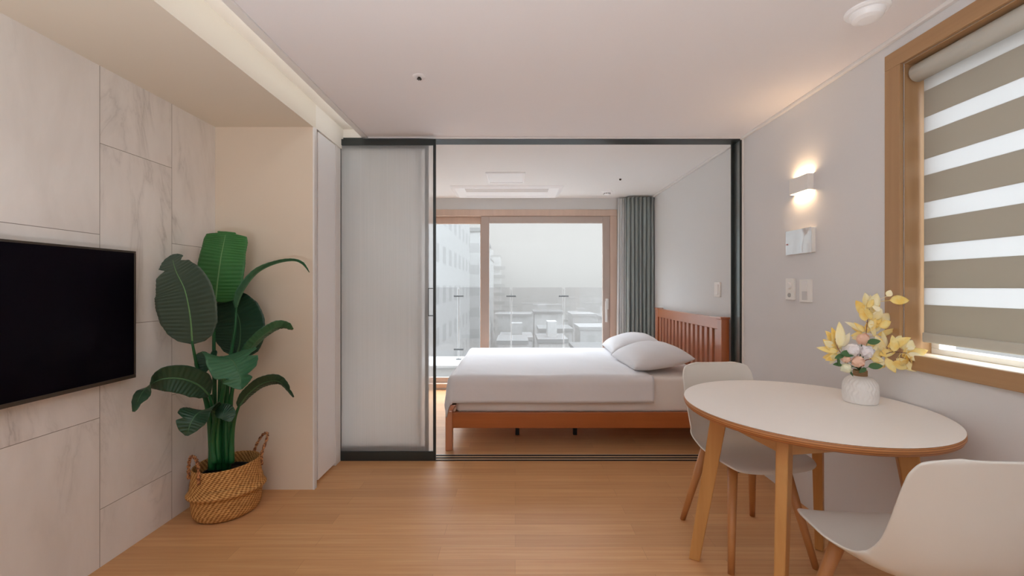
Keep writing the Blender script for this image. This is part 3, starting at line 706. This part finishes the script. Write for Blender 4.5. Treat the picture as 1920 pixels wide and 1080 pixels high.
# duvet draped over the foot end and both sides
def duvet():
    bm = bmesh.new(); rows = []
    ox0, oy0, oy1 = mx0-.004, my0-.006, my1+.006
    xe = (1229-CX)/253.0; top = MT+.014; R_ = .045
    na, nb = 84, 96
    drop = .222; dfoot = .25
    L = (oy1-oy0)+2*drop; Lx = (xe-ox0)+dfoot
    for i in range(na+1):
        a = -drop+L*i/na
        row = []
        for j in range(nb+1):
            b = -dfoot+Lx*j/nb
            sxo = min(b, 0); yy = a
            syo = min(a, 0)+max(a-(oy1-oy0), 0)
            l = math.hypot(sxo, syo)
            bxp = ox0+max(b, 0); byp = oy0+min(max(a, 0), oy1-oy0)
            if l > 0: dx, dy = sxo/l, syo/l
            else: dx = dy = 0
            q = R_*PI/2
            if l <= q: th = l/R_; out = R_*math.sin(th); dz = R_*(1-math.cos(th))
            else: out = R_+.12*(l-q)*(1.0 if abs(dx) > .3 else .15); dz = R_+(l-q)*.985
            hz = .004*math.sin(bxp*4.1+1)*math.sin(byp*3.3)+.003*math.sin(bxp*9+byp*7)
            fold = .006*math.sin((b*7 if abs(dy) > .5 else a*9)+1.2)*min(1, l/.12)
            if j > nb-3: hz -= .006*(j-nb+3)
            row.append(Vector((bxp+dx*(out+fold), byp+dy*(out+fold), top-dz+(hz if l == 0 else hz*.3))))
        rows.append(row)
    # shrink so the rounded edge starts inside the mattress edge
    for r in rows:
        for v in r:
            pass
    loft(bm, rows, False, False)
    o = link('duvet', bm, M_SHEET, None, True)
    md = o.modifiers.new('s', 'SOLIDIFY'); md.thickness = .012; md.offset = -1 if False else 0
    return o
tag(duvet(), 'smooth white duvet spread over the bed and hanging down at the foot', 'duvet')
def pillow(x0, y0, wx, wy_, h, rz, tilt, lab):
    e_n = 28; bm = bmesh.new(); rings_t, rings_b = [], []
    def pt(u, v, s):
        a, b = abs(u), abs(v)
        pr = (max(0, 1-a**2.6))**.55*(max(0, 1-b**2.6))**.55
        pin = 1-.07*(a**2)*(1-b**2)*0-.05*(1-(a*b)**.5)*0
        X = u*wx/2*(1-.05*(1-b*b)*-1*0-.045*b*b*(1-a)*0); Y = v*wy_/2
        X *= 1-.06*(1-abs(v)**2)*abs(u)**8; Y *= 1-.05*(1-abs(u)**2)*abs(v)**8
        z = s*pr*h/2*(1.25 if s > 0 else .75)+h*.375+.004*math.sin(u*7+v*3)*(1 if s > 0 else 0)*pr
        return Vector((X, Y, z))
    T = [[pt(-1+2*i/e_n, -1+2*j/e_n, 1) for j in range(e_n+1)] for i in range(e_n+1)]
    B = [[pt(-1+2*i/e_n, -1+2*j/e_n, -1) for j in range(e_n+1)] for i in range(e_n+1)]
    loft(bm, T, False, False); loft(bm, B, False, False)
    bmesh.ops.remove_doubles(bm, verts=bm.verts[:], dist=.0008)
    o = link('pillow', bm, M_SHEET, None, True); o.location = (x0, y0, MT+.020); o.rotation_euler = (0, tilt, rz)
    tag(o, lab, 'pillow', 'white pillows on the bed'); return o
pillow(1.155, my0+.385, .49, .70, .19, .04, -.16, 'plump white pillow nearest the viewer on the bed')
pillow(1.19, my0+1.10, .50, .64, .19, -.05, -.16, 'white pillow on the far side of the bed by the curtain')

# ================================================================== TABLE
TX, TY, TZ = 1.170, 1.711, .75
tb = empty('dining_table', (TX, TY, 0), 'round cream-topped dining table with plywood edge and splayed pine legs', 'table')
def ell(r, z, n=96): return [Vector((r*.450*math.cos(2*PI*k/n), r*.460*math.sin(2*PI*k/n), z)) for k in range(n)]
bm = bmesh.new(); loft(bm, [ell(.99, TZ-.002), ell(.996, TZ)]); link('tabletop', bm, M_LAMINATE, tb)
bm = bmesh.new(); loft(bm, [ell(.972, TZ-.031), ell(.990, TZ-.026), ell(1.0, TZ-.016), ell(.998, TZ-.003), ell(.99, TZ-.0025)]); link('plywood_core', bm, M_PLY, tb, True)
LEG = [((-.358, .197), (-.262, .144)), ((-.270, -.275), (-.217, -.221)), ((.262, .270), (.215, .221)), ((.352, -.197), (.266, -.144))]
for (b, t) in LEG:
    bm = bmesh.new(); d = Vector((t[0], t[1], 0)).normalized(); s = Vector((-d.y, d.x, 0)); rings = []
    for z, c, wa, wb in ((0, b, .023, .017), (TZ-.031, t, .034, .022)):
        c = Vector((c[0], c[1], z))
        rings.append([c+d*wa+s*wb*.9, c-d*wa+s*wb, c-d*wa-s*wb, c+d*wa-s*wb*.9])
    loft(bm, rings); link('leg', bm, M_TABLEG, tb, False, .004)
seq = [0, 1, 3, 2]
for k in range(4):
    a = Vector((*LEG[seq[k]][1], 0)); b = Vector((*LEG[seq[(k+1) % 4]][1], 0)); u = (b-a).normalized(); nrm = Vector((-u.y, u.x, 0))
    bm = bmesh.new(); a2, b2 = a+u*.01, b-u*.01; rings = []
    for z in (TZ-.112, TZ-.031):
        rings.append([a2+nrm*.011+Vector((0, 0, z)), b2+nrm*.011+Vector((0, 0, z)), b2-nrm*.011+Vector((0, 0, z)), a2-nrm*.011+Vector((0, 0, z))])
    loft(bm, rings); link('apron', bm, M_TABLEX, tb, False, .002)

# ================================================================== CHAIRS
# local frame: chair faces -Y, origin on the floor under the seat centre
def shell_mesh():
    prof = smoothpts([(0, -.235, .428), (0, -.215, .446), (0, -.12, .440), (0, 0, .428), (0, .09, .432), (0, .155, .460), (0, .197, .53), (0, .222, .62), (0, .240, .72), (0, .252, .79), (0, .258, .822)], 56)
    hw = [(0, .065), (.015, .108), (.035, .145), (.065, .178), (.10, .200), (.15, .218), (.25, .232), (.42, .232), (.52, .222), (.62, .212), (.75, .208), (.86, .200), (.93, .180), (.97, .150), (1, .098)]
    cup = [(0, .000), (.1, .010), (.25, .034), (.36, .058), (.46, .074), (.54, .074), (.64, .062), (.77, .042), (.9, .024), (1, .010)]
    bm = bmesh.new(); rows = []; NV = 24; n = len(prof)
    for i, p in enumerate(prof):
        u = i/(n-1); t = (prof[min(i+1, n-1)]-prof[max(i-1, 0)]).normalized()
        nr = Vector((1, 0, 0)).cross(t)*1.0          # towards the sitter / up
        w = interp(hw, u); h = interp(cup, u); row = []
        for j in range(NV+1):
            v = -1+2*j/NV; a = abs(v)
            rise = h*(a**2.6)
            row.append(p+Vector((w*v*(1-.10*a**6*(h/.1)), 0, 0))+nr*rise)
        rows.append(row)
    loft(bm, rows, False, False); bmesh.ops.smooth_vert(bm, verts=[v for v in bm.verts if not v.is_boundary], factor=.5, use_axis_x=True, use_axis_y=True, use_axis_z=True); return bm
def make_chair(label):
    e = empty('dining_chair', (0, 0, 0), label, 'chair', group='white shell chairs at the round table')
    o = link('seat_shell', shell_mesh(), M_SHELL, e, True)
    md = o.modifiers.new('s', 'SOLIDIFY'); md.thickness = .009; md.offset = 0
    md = o.modifiers.new('u', 'SUBSURF'); md.levels = 1; md.render_levels = 2
    o.data['leaf'] = 0
    for sx_ in (-1, 1):
        for sy_, (yt, yb2) in ((-1, (-.115, -.215)), (1, (.115, .215))):
            bm = bmesh.new(); tube(bm, [(sx_*.195, yb2, 0), (sx_*.1746, yb2+(yt-yb2)*.291, .12), (sx_*.125, yt, .412)], [.0135, .016, .022], 16)
            link('leg', bm, M_CHAIRLEG, e, True)
    boxes('seat_bracket', [(-.135, .135, -.130, -.100, .392, .412), (-.135, .135, .100, .130, .385, .412), (-.016, .016, -.1, .1, .392, .412)], mat('bracket_dark', srgb(60, 58, 56), .5), e, .003)
    return e
c1 = make_chair('white shell chair on the far side of the table, in front of the bed')
def copy_tree(o, parent=None):
    c = o.copy(); C.objects.link(c)
    if parent: c.parent = parent
    for ch in list(o.children): copy_tree(ch, c)
    return c
c2 = copy_tree(c1); c2['label'] = 'white shell chair in the right foreground, its back to the viewer'
c1.location = (1.10, 2.035, 0); c1.rotation_euler = (0, 0, math.radians(5))
c2.location = (1.165, 1.240, 0); c2.rotation_euler = (0, 0, math.radians(180-3))

# ================================================================== VASE WITH FLOWERS
VX, VY, VZ = 1.437, 1.755, TZ
vs_ = empty('vase', (VX, VY, VZ), 'white ribbed ceramic vase with twine around its neck on the table', 'vase')
def vase_build():
    prof = smoothpts([(.050, 0, 0), (.0575, 0, .004), (.060, 0, .03), (.060, 0, .058), (.0565, 0, .082), (.045, 0, .100), (.030, 0, .108), (.023, 0, .111)], 34)
    bm = bmesh.new(); rings = []; n = 110
    for i, p in enumerate(prof):
        rg = []
        for k in range(n):
            a = 2*PI*k/n; amp = .0019*min(1, max(0, (p.z-.002)/.02))*min(1, max(0, (.112-p.z)/.02))
            r = p.x+amp*math.sin(a*26+2.0*math.sin(p.z*150+a*4))
            rg.append(Vector((r*math.cos(a), r*math.sin(a), p.z)))
        rings.append(rg)
    loft(bm, rings, True, False)
    bm.faces.new([v for v in bm.verts[:n]][::-1]); return bm
o = link('vase_body', vase_build(), M_CERAMIC, vs_, True)
bm = bmesh.new(); lathe(bm, [(.0225, .109), (.0245, .112), (.0245, .132), (.023, .134), (.019, .134), (.019, .11)], 40); link('neck_twine', bm, M_TWINE, vs_, True)
MOUTH = Vector((VX, VY, VZ+.132))
def petal_leaf(bm, base, dirv, nrm, L, W, curl=.15, mi=0, fold=.25, tipp=1.0):
    t = dirv.normalized(); s = t.cross(nrm).normalized(); n_ = s.cross(t)
    rows = []
    for i in range(9):
        u = i/8; w_ = W*(math.sin(PI*min(1, u**.8))**.8)*(1-u*.12)+.0004
        c = base+t*(L*u)+n_*(-curl*L*u*u)
        rows.append([c+s*(w_*v)+n_*(fold*w_*abs(v)) for v in (-1, -.5, 0, .5, 1)])
    vs = loft(bm, rows, False, False)
    for r in vs:
        for v in r:
            for f in v.link_faces: f.material_index = mi
def yl_build(c1, c2):
    def f(n, b, o):
        k = noise(n, coords(n, (22, 22, 22)), 1, 3); n.links.new(mixc(n, ramp(n, k, [(.35, 0.), (.65, 1.)]), c1, c2), b.inputs['Base Color'])
        b.inputs['Subsurface Weight'].default_value = 0
    return f
M_Y1 = mat('yellow_leaf', (.8,)*3, .6, build=yl_build(srgb(252, 214, 112), srgb(254, 238, 170)))
M_Y2 = mat('pale_yellow_leaf', (.8,)*3, .6, build=yl_build(srgb(255, 240, 176), srgb(254, 246, 214)))
M_PEACH = mat('peach_petal', srgb(246, 206, 182), .7)
M_WPET = mat('white_petal', srgb(244, 240, 242), .7)
M_CREAM = mat('cream_green_petal', srgb(236, 236, 206), .7)
M_GLEAF = mat('small_green_leaf', srgb(74, 112, 66), .55)
M_TWIG = mat('brown_twig', srgb(140, 104, 96), .7)
rf = random.Random(3)
def spray(label, path, leaves, group='yellow leaf sprays in the vase'):
    """path: list of (px,py,dY); leaves: (px,py,len_px,angle_deg,width_ratio,mat)"""
    root = empty('yellow_spray', tuple(MOUTH), label, 'artificial flower', group=group)
    pts = [Vector((0, 0, -.06)), Vector((0, 0, 0))]+[P(a, b, VY+c)-MOUTH for a, b, c in path]
    sp = smoothpts(pts, 24); bm = bmesh.new(); tube(bm, sp, [.0022]*12+[.0016]*12, 6); link('twig', bm, M_TWIG, root, True)
    leaves = leaves+[(a_+rf.uniform(-7, 7), b_+rf.uniform(-6, 6), c_*.7, d_+rf.uniform(-50, 50), e_, 1-f_) for a_, b_, c_, d_, e_, f_ in leaves[::2]]
    for (px, py, lp, ang, wr, m) in leaves:
        base = P(px, py, VY+path[-1][2]*.6+rf.uniform(-.03, .03))-MOUTH
        near = min(sp, key=lambda q: (q-base).length)
        a = math.radians(ang); L = lp/449.0
        dv = Vector((math.cos(a), rf.uniform(-.35, .35), math.sin(a)))
        nr = Vector((rf.uniform(-.35, .35), -1, rf.uniform(-.3, .45)))
        bm = bmesh.new(); petal_leaf(bm, base, dv, nr, L, L*wr*.8, rf.uniform(-.1, .2))
        if (near-base).length > .004: tube(bm, [near, (near+base)/2+Vector((0, 0, .003)), base+dv.normalized()*.004], .0010, 5)
        o = link('leaf', bm, M_Y1 if m == 0 else M_Y2, root, True)
        md = o.modifiers.new('s', 'SOLIDIFY'); md.thickness = .0008
spray('upright tall yellow leaf spray rising above the other flowers in the vase',
      [(1612, 668, 0), (1622, 640, .0), (1626, 605, .01), (1632, 570, .02)],
      [(1624, 622, 38, 150, .2, 1), (1626, 592, 34, 118, .36, 0), (1624, 574, 26, 95, .46, 1), (1632, 576, 30, 60, .45, 1), (1640, 584, 34, 85, .26, 1), (1634, 600, 30, 110, .42, 0), (1626, 596, 36, 100, .4, 1),
       (1650, 584, 16, 130, .45, 1), (1668, 563, 34, 2, .34, 0), (1664, 556, 14, 60, .5, 1), (1650, 606, 34, 35, .36, 1), (1648, 612, 26, 20, .4, 0), (1624, 622, 30, 65, .34, 0), (1622, 620, 24, 160, .4, 0), (1618, 628, 20, 185, .45, 0),
       (1640, 632, 34, 110, .2, 1), (1644, 628, 42, 16, .2, 0), (1636, 600, 26, 70, .5, 1), (1630, 612, 28, 20, .35, 0), (1620, 625, 22, 240, .4, 0)])
spray('low yellow leaf spray reaching right towards the window casing',
      [(1622, 676, -.01), (1645, 672, -.03), (1672, 660, -.05), (1700, 662, -.06)],
      [(1656, 652, 34, 70, .3, 1), (1664, 650, 42, 24, .26, 0), (1650, 655, 30, 160, .35, 0), (1676, 648, 28, 40, .4, 1), (1688, 652, 26, 10, .4, 1), (1690, 668, 40, 20, .34, 0), (1700, 664, 32, -20, .32, 1), (1680, 672, 36, -40, .3, 1),
       (1686, 682, 32, 8, .25, 0), (1672, 680, 30, -20, .34, 0), (1660, 672, 30, -60, .3, 0), (1656, 660, 34, 120, .3, 1), (1640, 676, 32, -25, .3, 0), (1648, 664, 30, 10, .3, 0), (1636, 668, 26, 30, .34, 1), (1676, 660, 30, 90, .36, 0),
       (1640, 684, 24, -15, .3, 0), (1700, 655, 26, 40, .4, 1)])
spray('yellow leaf cluster fanned out at the left of the vase',
      [(1600, 680, -.01), (1585, 670, -.03), (1572, 655, -.04), (1566, 635, -.04)],
      [(1572, 655, 44, 110, .24, 0), (1574, 652, 48, 84, .24, 1), (1568, 648, 34, 125, .32, 0), (1576, 650, 30, 62, .3, 1), (1564, 656, 30, 140, .32, 0), (1572, 660, 34, 168, .22, 0), (1566, 668, 20, 190, .45, 0), (1570, 656, 32, 100, .3, 1), (1572, 664, 26, 205, .3, 0), (1570, 658, 30, 118, .4, 1)])
def blossom(name, px, py, dY, R, m, label, group, npet=26):
    c = P(px, py, VY+dY)
    root = empty(name, tuple(c), label, 'artificial flower', group=group)
    rr_ = random.Random(int(px*7+py)); bm = bmesh.new()
    for k in range(npet):
        ph = math.acos(1-1.75*(k+.5)/npet); th = k*2.39996
        ax = Vector((math.sin(ph)*math.cos(th), -math.cos(ph)*.8+.0, math.sin(ph)*math.sin(th)+.25)).normalized()
        side = ax.cross(Vector((rr_.uniform(-1, 1), rr_.uniform(-1, 1), rr_.uniform(-1, 1)))).normalized()
        base = ax*R*.55; petal_leaf(bm, base-side*R*.35, side+ax*.35, ax, R*.85, R*.34, .25, fold=-.25)
    bmesh.ops.create_icosphere(bm, subdivisions=2, radius=R*.68)
    o = link('petals', bm, m, root, True)
    bm = bmesh.new(); tube(bm, smoothpts([(0, .004, 0), ((MOUTH-c)*.5+Vector((0, .004, .01))), MOUTH-c, MOUTH-c+Vector((0, 0, -.05))], 12), .0018, 6); link('flower_stem', bm, M_GLEAF, root, True)
G = 'round artificial blossoms in the vase'
blossom('white_blossom', 1598, 656, -.07, .036, M_WPET, 'white blossom on the left above the vase neck', G)
blossom('white_blossom', 1625, 659, -.068, .034, M_WPET, 'white blossom just right of the other white one, centre of the bunch', G)
blossom('peach_blossom', 1618, 636, -.03, .033, M_PEACH, 'peach blossom above the two white blossoms', G)
blossom('peach_blossom', 1609, 678, -.085, .030, M_PEACH, 'peach blossom directly above the twine neck', G)
blossom('peach_blossom', 1586, 673, -.07, .022, M_PEACH, 'small peach blossom low on the left of the bunch', G)
blossom('cream_blossom', 1586, 690, -.075, .026, M_CREAM, 'pale cream-green blossom drooping lowest at the left of the vase neck', G)
gl = empty('green_leaf_sprig', tuple(MOUTH), 'sprig of small dark green leaves tucked between the blossoms', 'artificial flower')
bm = bmesh.new(); tube(bm, [(0, 0, -.05), (0, -.005, 0), (-.02, -.035, .012)], .0015, 6); link('flower_stem', bm, M_GLEAF, gl, True)
for (px, py, lp, ang) in ((1576, 664, 28, 4), (1582, 665, 18, 200), (1626, 643, 24, 12), (1628, 688, 26, 8), (1624, 690, 16, -150), (1578, 684, 16, 175), (1592, 696, 12, -50), (1570, 670, 16, -80)):
    a = math.radians(ang); base = P(px, py, VY-.075)-MOUTH; bm = bmesh.new()
    petal_leaf(bm, base, Vector((math.cos(a), -.1, math.sin(a))), Vector((.2, -1, .6)), lp/449, lp/449*.24, .1)
    mid = base*.5; tube(bm, [(0, 0, .001), mid, base], .0009, 5)
    link('leaf', bm, M_GLEAF, gl, True)

# ================================================================== BASKET AND PLANT
BXc, BYc = -1.585, 2.315
bk = empty('woven_basket', (BXc, BYc, 0), 'round woven straw belly basket with rope handles standing in the corner', 'basket')
prof = smoothpts([(.100, 0, .002), (.140, 0, .006), (.158, 0, .035), (.162, 0, .075), (.166, 0, .108), (.180, 0, .122), (.184, 0, .134), (.172, 0, .150), (.164, 0, .19), (.158, 0, .24), (.157, 0, .268), (.150, 0, .270), (.148, 0, .24), (.150, 0, .18)], 60)
bm = bmesh.new(); n = 64; rings = []
for p in prof:
    rings.append([Vector((p.x*(1+.015*math.sin(3*a)+(.02*math.cos(a-.6) if p.z < .18 else 0))*math.cos(a), p.x*(1+.02*math.sin(2*a+1))*math.sin(a), p.z+.012*math.sin(a+2.6)*(1 if .09 < p.z < .17 else 0)+.008*math.cos(a)*(p.z > .2))) for a in [2*PI*k/n for k in range(n)]])
loft(bm, rings, True, False); bm.verts.ensure_lookup_table(); bm.faces.new(bm.verts[:n][::-1]); link('basket_body', bm, M_BASKET, bk, True)
def handle(ang, h, lean):
    a = math.radians(ang); c = Vector((.155*math.cos(a), .155*math.sin(a), .25)); t = Vector((-math.sin(a), math.cos(a), 0)); r = Vector((math.cos(a), math.sin(a), 0))
    pts = smoothpts([c-t*.058+Vector((0, 0, -.03)), c-t*.058+Vector((0, 0, .035)), c-t*.04+r*lean*.7+Vector((0, 0, h*.85)), c+r*lean+Vector((0, 0, h)), c+t*.04+r*lean*.7+Vector((0, 0, h*.85)), c+t*.058+Vector((0, 0, .035)), c+t*.058+Vector((0, 0, -.03))], 40)
    bm = bmesh.new()
    for s in (0, PI):       # two twisted strands
        q = []
        for i, p in enumerate(pts):
            tt = (pts[min(i+1, 39)]-pts[max(i-1, 0)]).normalized(); u = tt.cross(r).normalized(); v = tt.cross(u)
            q.append(p+(u*math.cos(i*1.1+s)+v*math.sin(i*1.1+s))*.0042)
        tube(bm, q, .0048, 7)
    link('handle', bm, M_ROPE, bk, True)
handle(238, .10, .0); handle(48, .125, .045)
pl = empty('potted_plant', (BXc, BYc, .006), 'tall artificial bird of paradise plant with big paddle leaves in the basket', 'plant')
PB = Vector((BXc, BYc, .006))
bm = bmesh.new(); lathe(bm, [(.09, 0), (.115, .19), (.12, .20), (.12, .215), (.112, .215), (.11, .19)], 32); bm.verts.ensure_lookup_table(); bm.faces.new(bm.verts[:32][::-1]); link('nursery_pot', bm, M_POT, pl, False)
bm = bmesh.new(); bmesh.ops.create_circle(bm, cap_ends=True, radius=.111, segments=32, matrix=Matrix.Translation((0, 0, .198)))
o = link('soil', bm, M_SOIL, pl)
def leaf(pts, wid, side, m, cup=.12, corr=.004, nc=16, tears=(), petiole=None, rib=True, seed=1, twist=None):
    """pts: midrib points (px,py,Y) base to tip; wid: half width in metres along it; side: across vector"""
    NM = 140; mid = smoothpts([P(*p)-PB for p in pts], NM+1); bm = bmesh.new(); rows = []
    sv = Vector(side).normalized(); sv2 = Vector(twist).normalized() if twist else sv; nv = 10
    rn = random.Random(seed)
    cols = []
    for i, c in enumerate(mid):
        u = i/NM; t = (mid[min(i+2, NM)]-mid[max(i-2, 0)]).normalized()
        s = (sv*(1-u)+sv2*u); s = (s-t*s.dot(t)).normalized(); n_ = s.cross(t)
        w_ = interp(wid, u); row = []
        for j in range(-nv, nv+1):
            v = j/nv; ww = w_
            for (tu, tside, tw) in tears:
                if (v > 0) == (tside > 0) or tside == 0:
                    dd = abs(u-tu)/tw
                    if dd < 1: ww *= 1-(1-dd)*.45*abs(v)
            cr = corr*math.sin(u*nc*1.5*2*PI-abs(v)*2.6)*abs(v)**.6*(1-abs(v)**4*.7)*min(1, w_/.04)
            row.append(c+s*(ww*v)+n_*(cup*w_*(abs(v)**1.5)+cr)-t*(abs(v)*.0))
        rows.append(row)
    loft(bm, rows, False, False)
    o = link('leaf', bm, m, pl, True); md = o.modifiers.new('s', 'SOLIDIFY'); md.thickness = .0015; md.offset = 0
    if rib:
        bm = bmesh.new(); tube(bm, mid[:130:4], [.0042*(1-i/36)+.0009 for i in range(33)], 8); link('midrib', bm, M_RIB if m in (M_LEAFG, M_LEAFB) else M_RIBD, o, True)
    if petiole:
        q = smoothpts([P(*p)-PB for p in petiole]+[mid[0], mid[4]], 30)
        bm = bmesh.new(); r0 = .015; tube(bm, q, [r0*(1-.62*min(1, i/22)) for i in range(30)], 10); link('stem', bm, M_STEM, pl, True)
Wd = lambda m_, b=.35, t=.35: [(0, m_*.06), (.04, m_*.45), (.12, m_*.75), (.25, m_*.95), (.4, m_), (.6, m_*.95), (.78, m_*.78), (.9, m_*.5), (.97, m_*.24), (1, m_*.03)]
Yb = BYc
# big dark left leaf, face on
leaf([(361, 645, 2.12), (357, 595, 2.11), (347, 545, 2.10), (330, 508, 2.10), (322, 478, 2.12)], [(0, .010), (.03, .07), (.09, .112), (.2, .143), (.36, .154), (.5, .146), (.64, .124), (.76, .094), (.86, .070), (.94, .050), (.98, .03), (1, .008)],
     (1, .0, -.15), M_LEAFG, .10, .0035, 17, [(.80, -1, .05), (.86, 1, .05)], [(398, 868, 2.27), (392, 780, 2.24), (378, 720, 2.2), (368, 680, 2.14)], twist=(1, 0, .25))
# bright tall centre leaf
leaf([(404, 566, 2.32), (408, 530, 2.33), (414, 485, 2.35), (420, 455, 2.36), (424, 434, 2.37)], [(0, .05), (.03, .085), (.1, .112), (.25, .128), (.45, .130), (.62, .122), (.8, .122), (.92, .112), (.98, .08), (1, .05)],
     (1, .05, .05), M_LEAFB, -.10, .003, 16, [(.97, 0, .04)], [(418, 868, 2.31), (404, 800, 2.31), (402, 700, 2.31), (401, 620, 2.31)])
# dark leaf behind
leaf([(443, 668, 2.40), (450, 640, 2.41), (450, 605, 2.42), (440, 575, 2.42), (428, 545, 2.42)], [(0, .02), (.04, .07), (.15, .11), (.3, .135), (.5, .138), (.7, .125), (.85, .09), (.95, .05), (1, .01)],
     (1, .15, .1), M_LEAFD, .10, .003, 14, (), [(424, 868, 2.36), (430, 800, 2.38), (436, 720, 2.39)])
# thin arching leaf
leaf([(443, 577, 2.32), (456, 545, 2.33), (482, 512, 2.36), (515, 495, 2.39), (548, 489, 2.42), (566, 495, 2.44), (580, 511, 2.45)], [(0, .010), (.05, .030), (.15, .040), (.3, .034), (.5, .022), (.7, .016), (.85, .020), (.95, .012), (1, .003)],
     (.35, -.9, .25), M_LEAFM, .5, .002, 14, [(.8, -1, .04)], [(426, 868, 2.3), (424, 790, 2.3), (428, 700, 2.3), (440, 620, 2.31)])
# right middle leaf
leaf([(456, 669, 2.30), (476, 645, 2.29), (500, 624, 2.30), (525, 612, 2.33), (549, 618, 2.38)], [(0, .010), (.06, .03), (.2, .042), (.45, .047), (.7, .045), (.88, .035), (1, .008)],
     (.25, -.75, .62), M_LEAFM, .25, .002, 12, [(.9, -1, .05)], [(432, 868, 2.31), (430, 800, 2.31), (434, 740, 2.31), (446, 690, 2.31)])
# folded centre leaf drooping towards the viewer
leaf([(402, 672, 2.22), (418, 669, 2.18), (436, 676, 2.13), (448, 700, 2.09), (453, 730, 2.07)], [(0, .012), (.08, .06), (.25, .10), (.5, .112), (.7, .10), (.85, .07), (.95, .035), (1, .006)],
     (.75, .45, -.05), M_LEAFM, -.30, .003, 13, [(.6, 1, .05), (.82, 1, .05), (.8, -1, .05)], [(410, 868, 2.27), (408, 800, 2.27), (420, 720, 2.25), (412, 690, 2.24)], twist=(1, .1, 0))
leaf([(402, 674, 2.21), (392, 668, 2.2), (384, 678, 2.18), (382, 700, 2.17)], [(0, .01), (.2, .04), (.5, .052), (.8, .04), (1, .008)], (1, .2, .0), M_LEAFD, -.2, .002, 9, rib=False)
# left lower arching leaf
leaf([(392, 741, 2.18), (372, 722, 2.12), (338, 710, 2.05), (300, 712, 1.99), (270, 732, 1.94), (250, 772, 1.90)], [(0, .012), (.08, .045), (.2, .066), (.4, .068), (.6, .06), (.8, .048), (.92, .03), (1, .006)],
     (.15, .5, .85), M_LEAFD, .12, .002, 14, [(.93, 1, .05)], [(404, 868, 2.26), (400, 820, 2.26), (402, 780, 2.22)], twist=(.75, .25, .6))
# bottom left drooping leaf
leaf([(404, 772, 2.20), (388, 768, 2.15), (370, 776, 2.10), (358, 792, 2.07), (350, 817, 2.06)], [(0, .012), (.1, .05), (.3, .075), (.55, .078), (.75, .062), (.9, .036), (1, .006)],
     (.85, .45, .15), M_LEAFD, -.25, .002, 11, [(.7, -1, .06)], [(402, 868, 2.25), (398, 830, 2.25), (402, 795, 2.23)])
leaf([(404, 772, 2.19), (415, 770, 2.17), (426, 775, 2.16), (433, 790, 2.15)], [(0, .01), (.25, .035), (.6, .04), (.85, .03), (1, .006)], (.1, .55, .8), M_LEAFD, -.15, .002, 9, rib=False)
# right lower arching leaf
leaf([(448, 762, 2.24), (466, 738, 2.24), (494, 718, 2.26), (524, 716, 2.29), (550, 745, 2.32)], [(0, .010), (.06, .026), (.2, .038), (.45, .046), (.7, .044), (.88, .034), (1, .008)],
     (.25, -.6, .75), M_LEAFD, .2, .002, 12, [(.9, 1, .05)], [(434, 868, 2.29), (435, 820, 2.29), (440, 785, 2.26)])
for i, (x0, x1, yt, r) in enumerate(((398, 396, 740, .020), (410, 412, 700, .017), (421, 418, 690, .017), (428, 430, 740, .014), (406, 404, 770, .018))):
    a, b = P(x0, 880, 2.27+.02*i)-PB, P(x1, yt, 2.27+.02*i)-PB; m_ = (a+b)/2
    bm = bmesh.new(); tube(bm, smoothpts([a, m_, b], 12), [r*(1-.6*k/11) for k in range(12)], 10); link('stem', bm, M_STEM, pl, True)
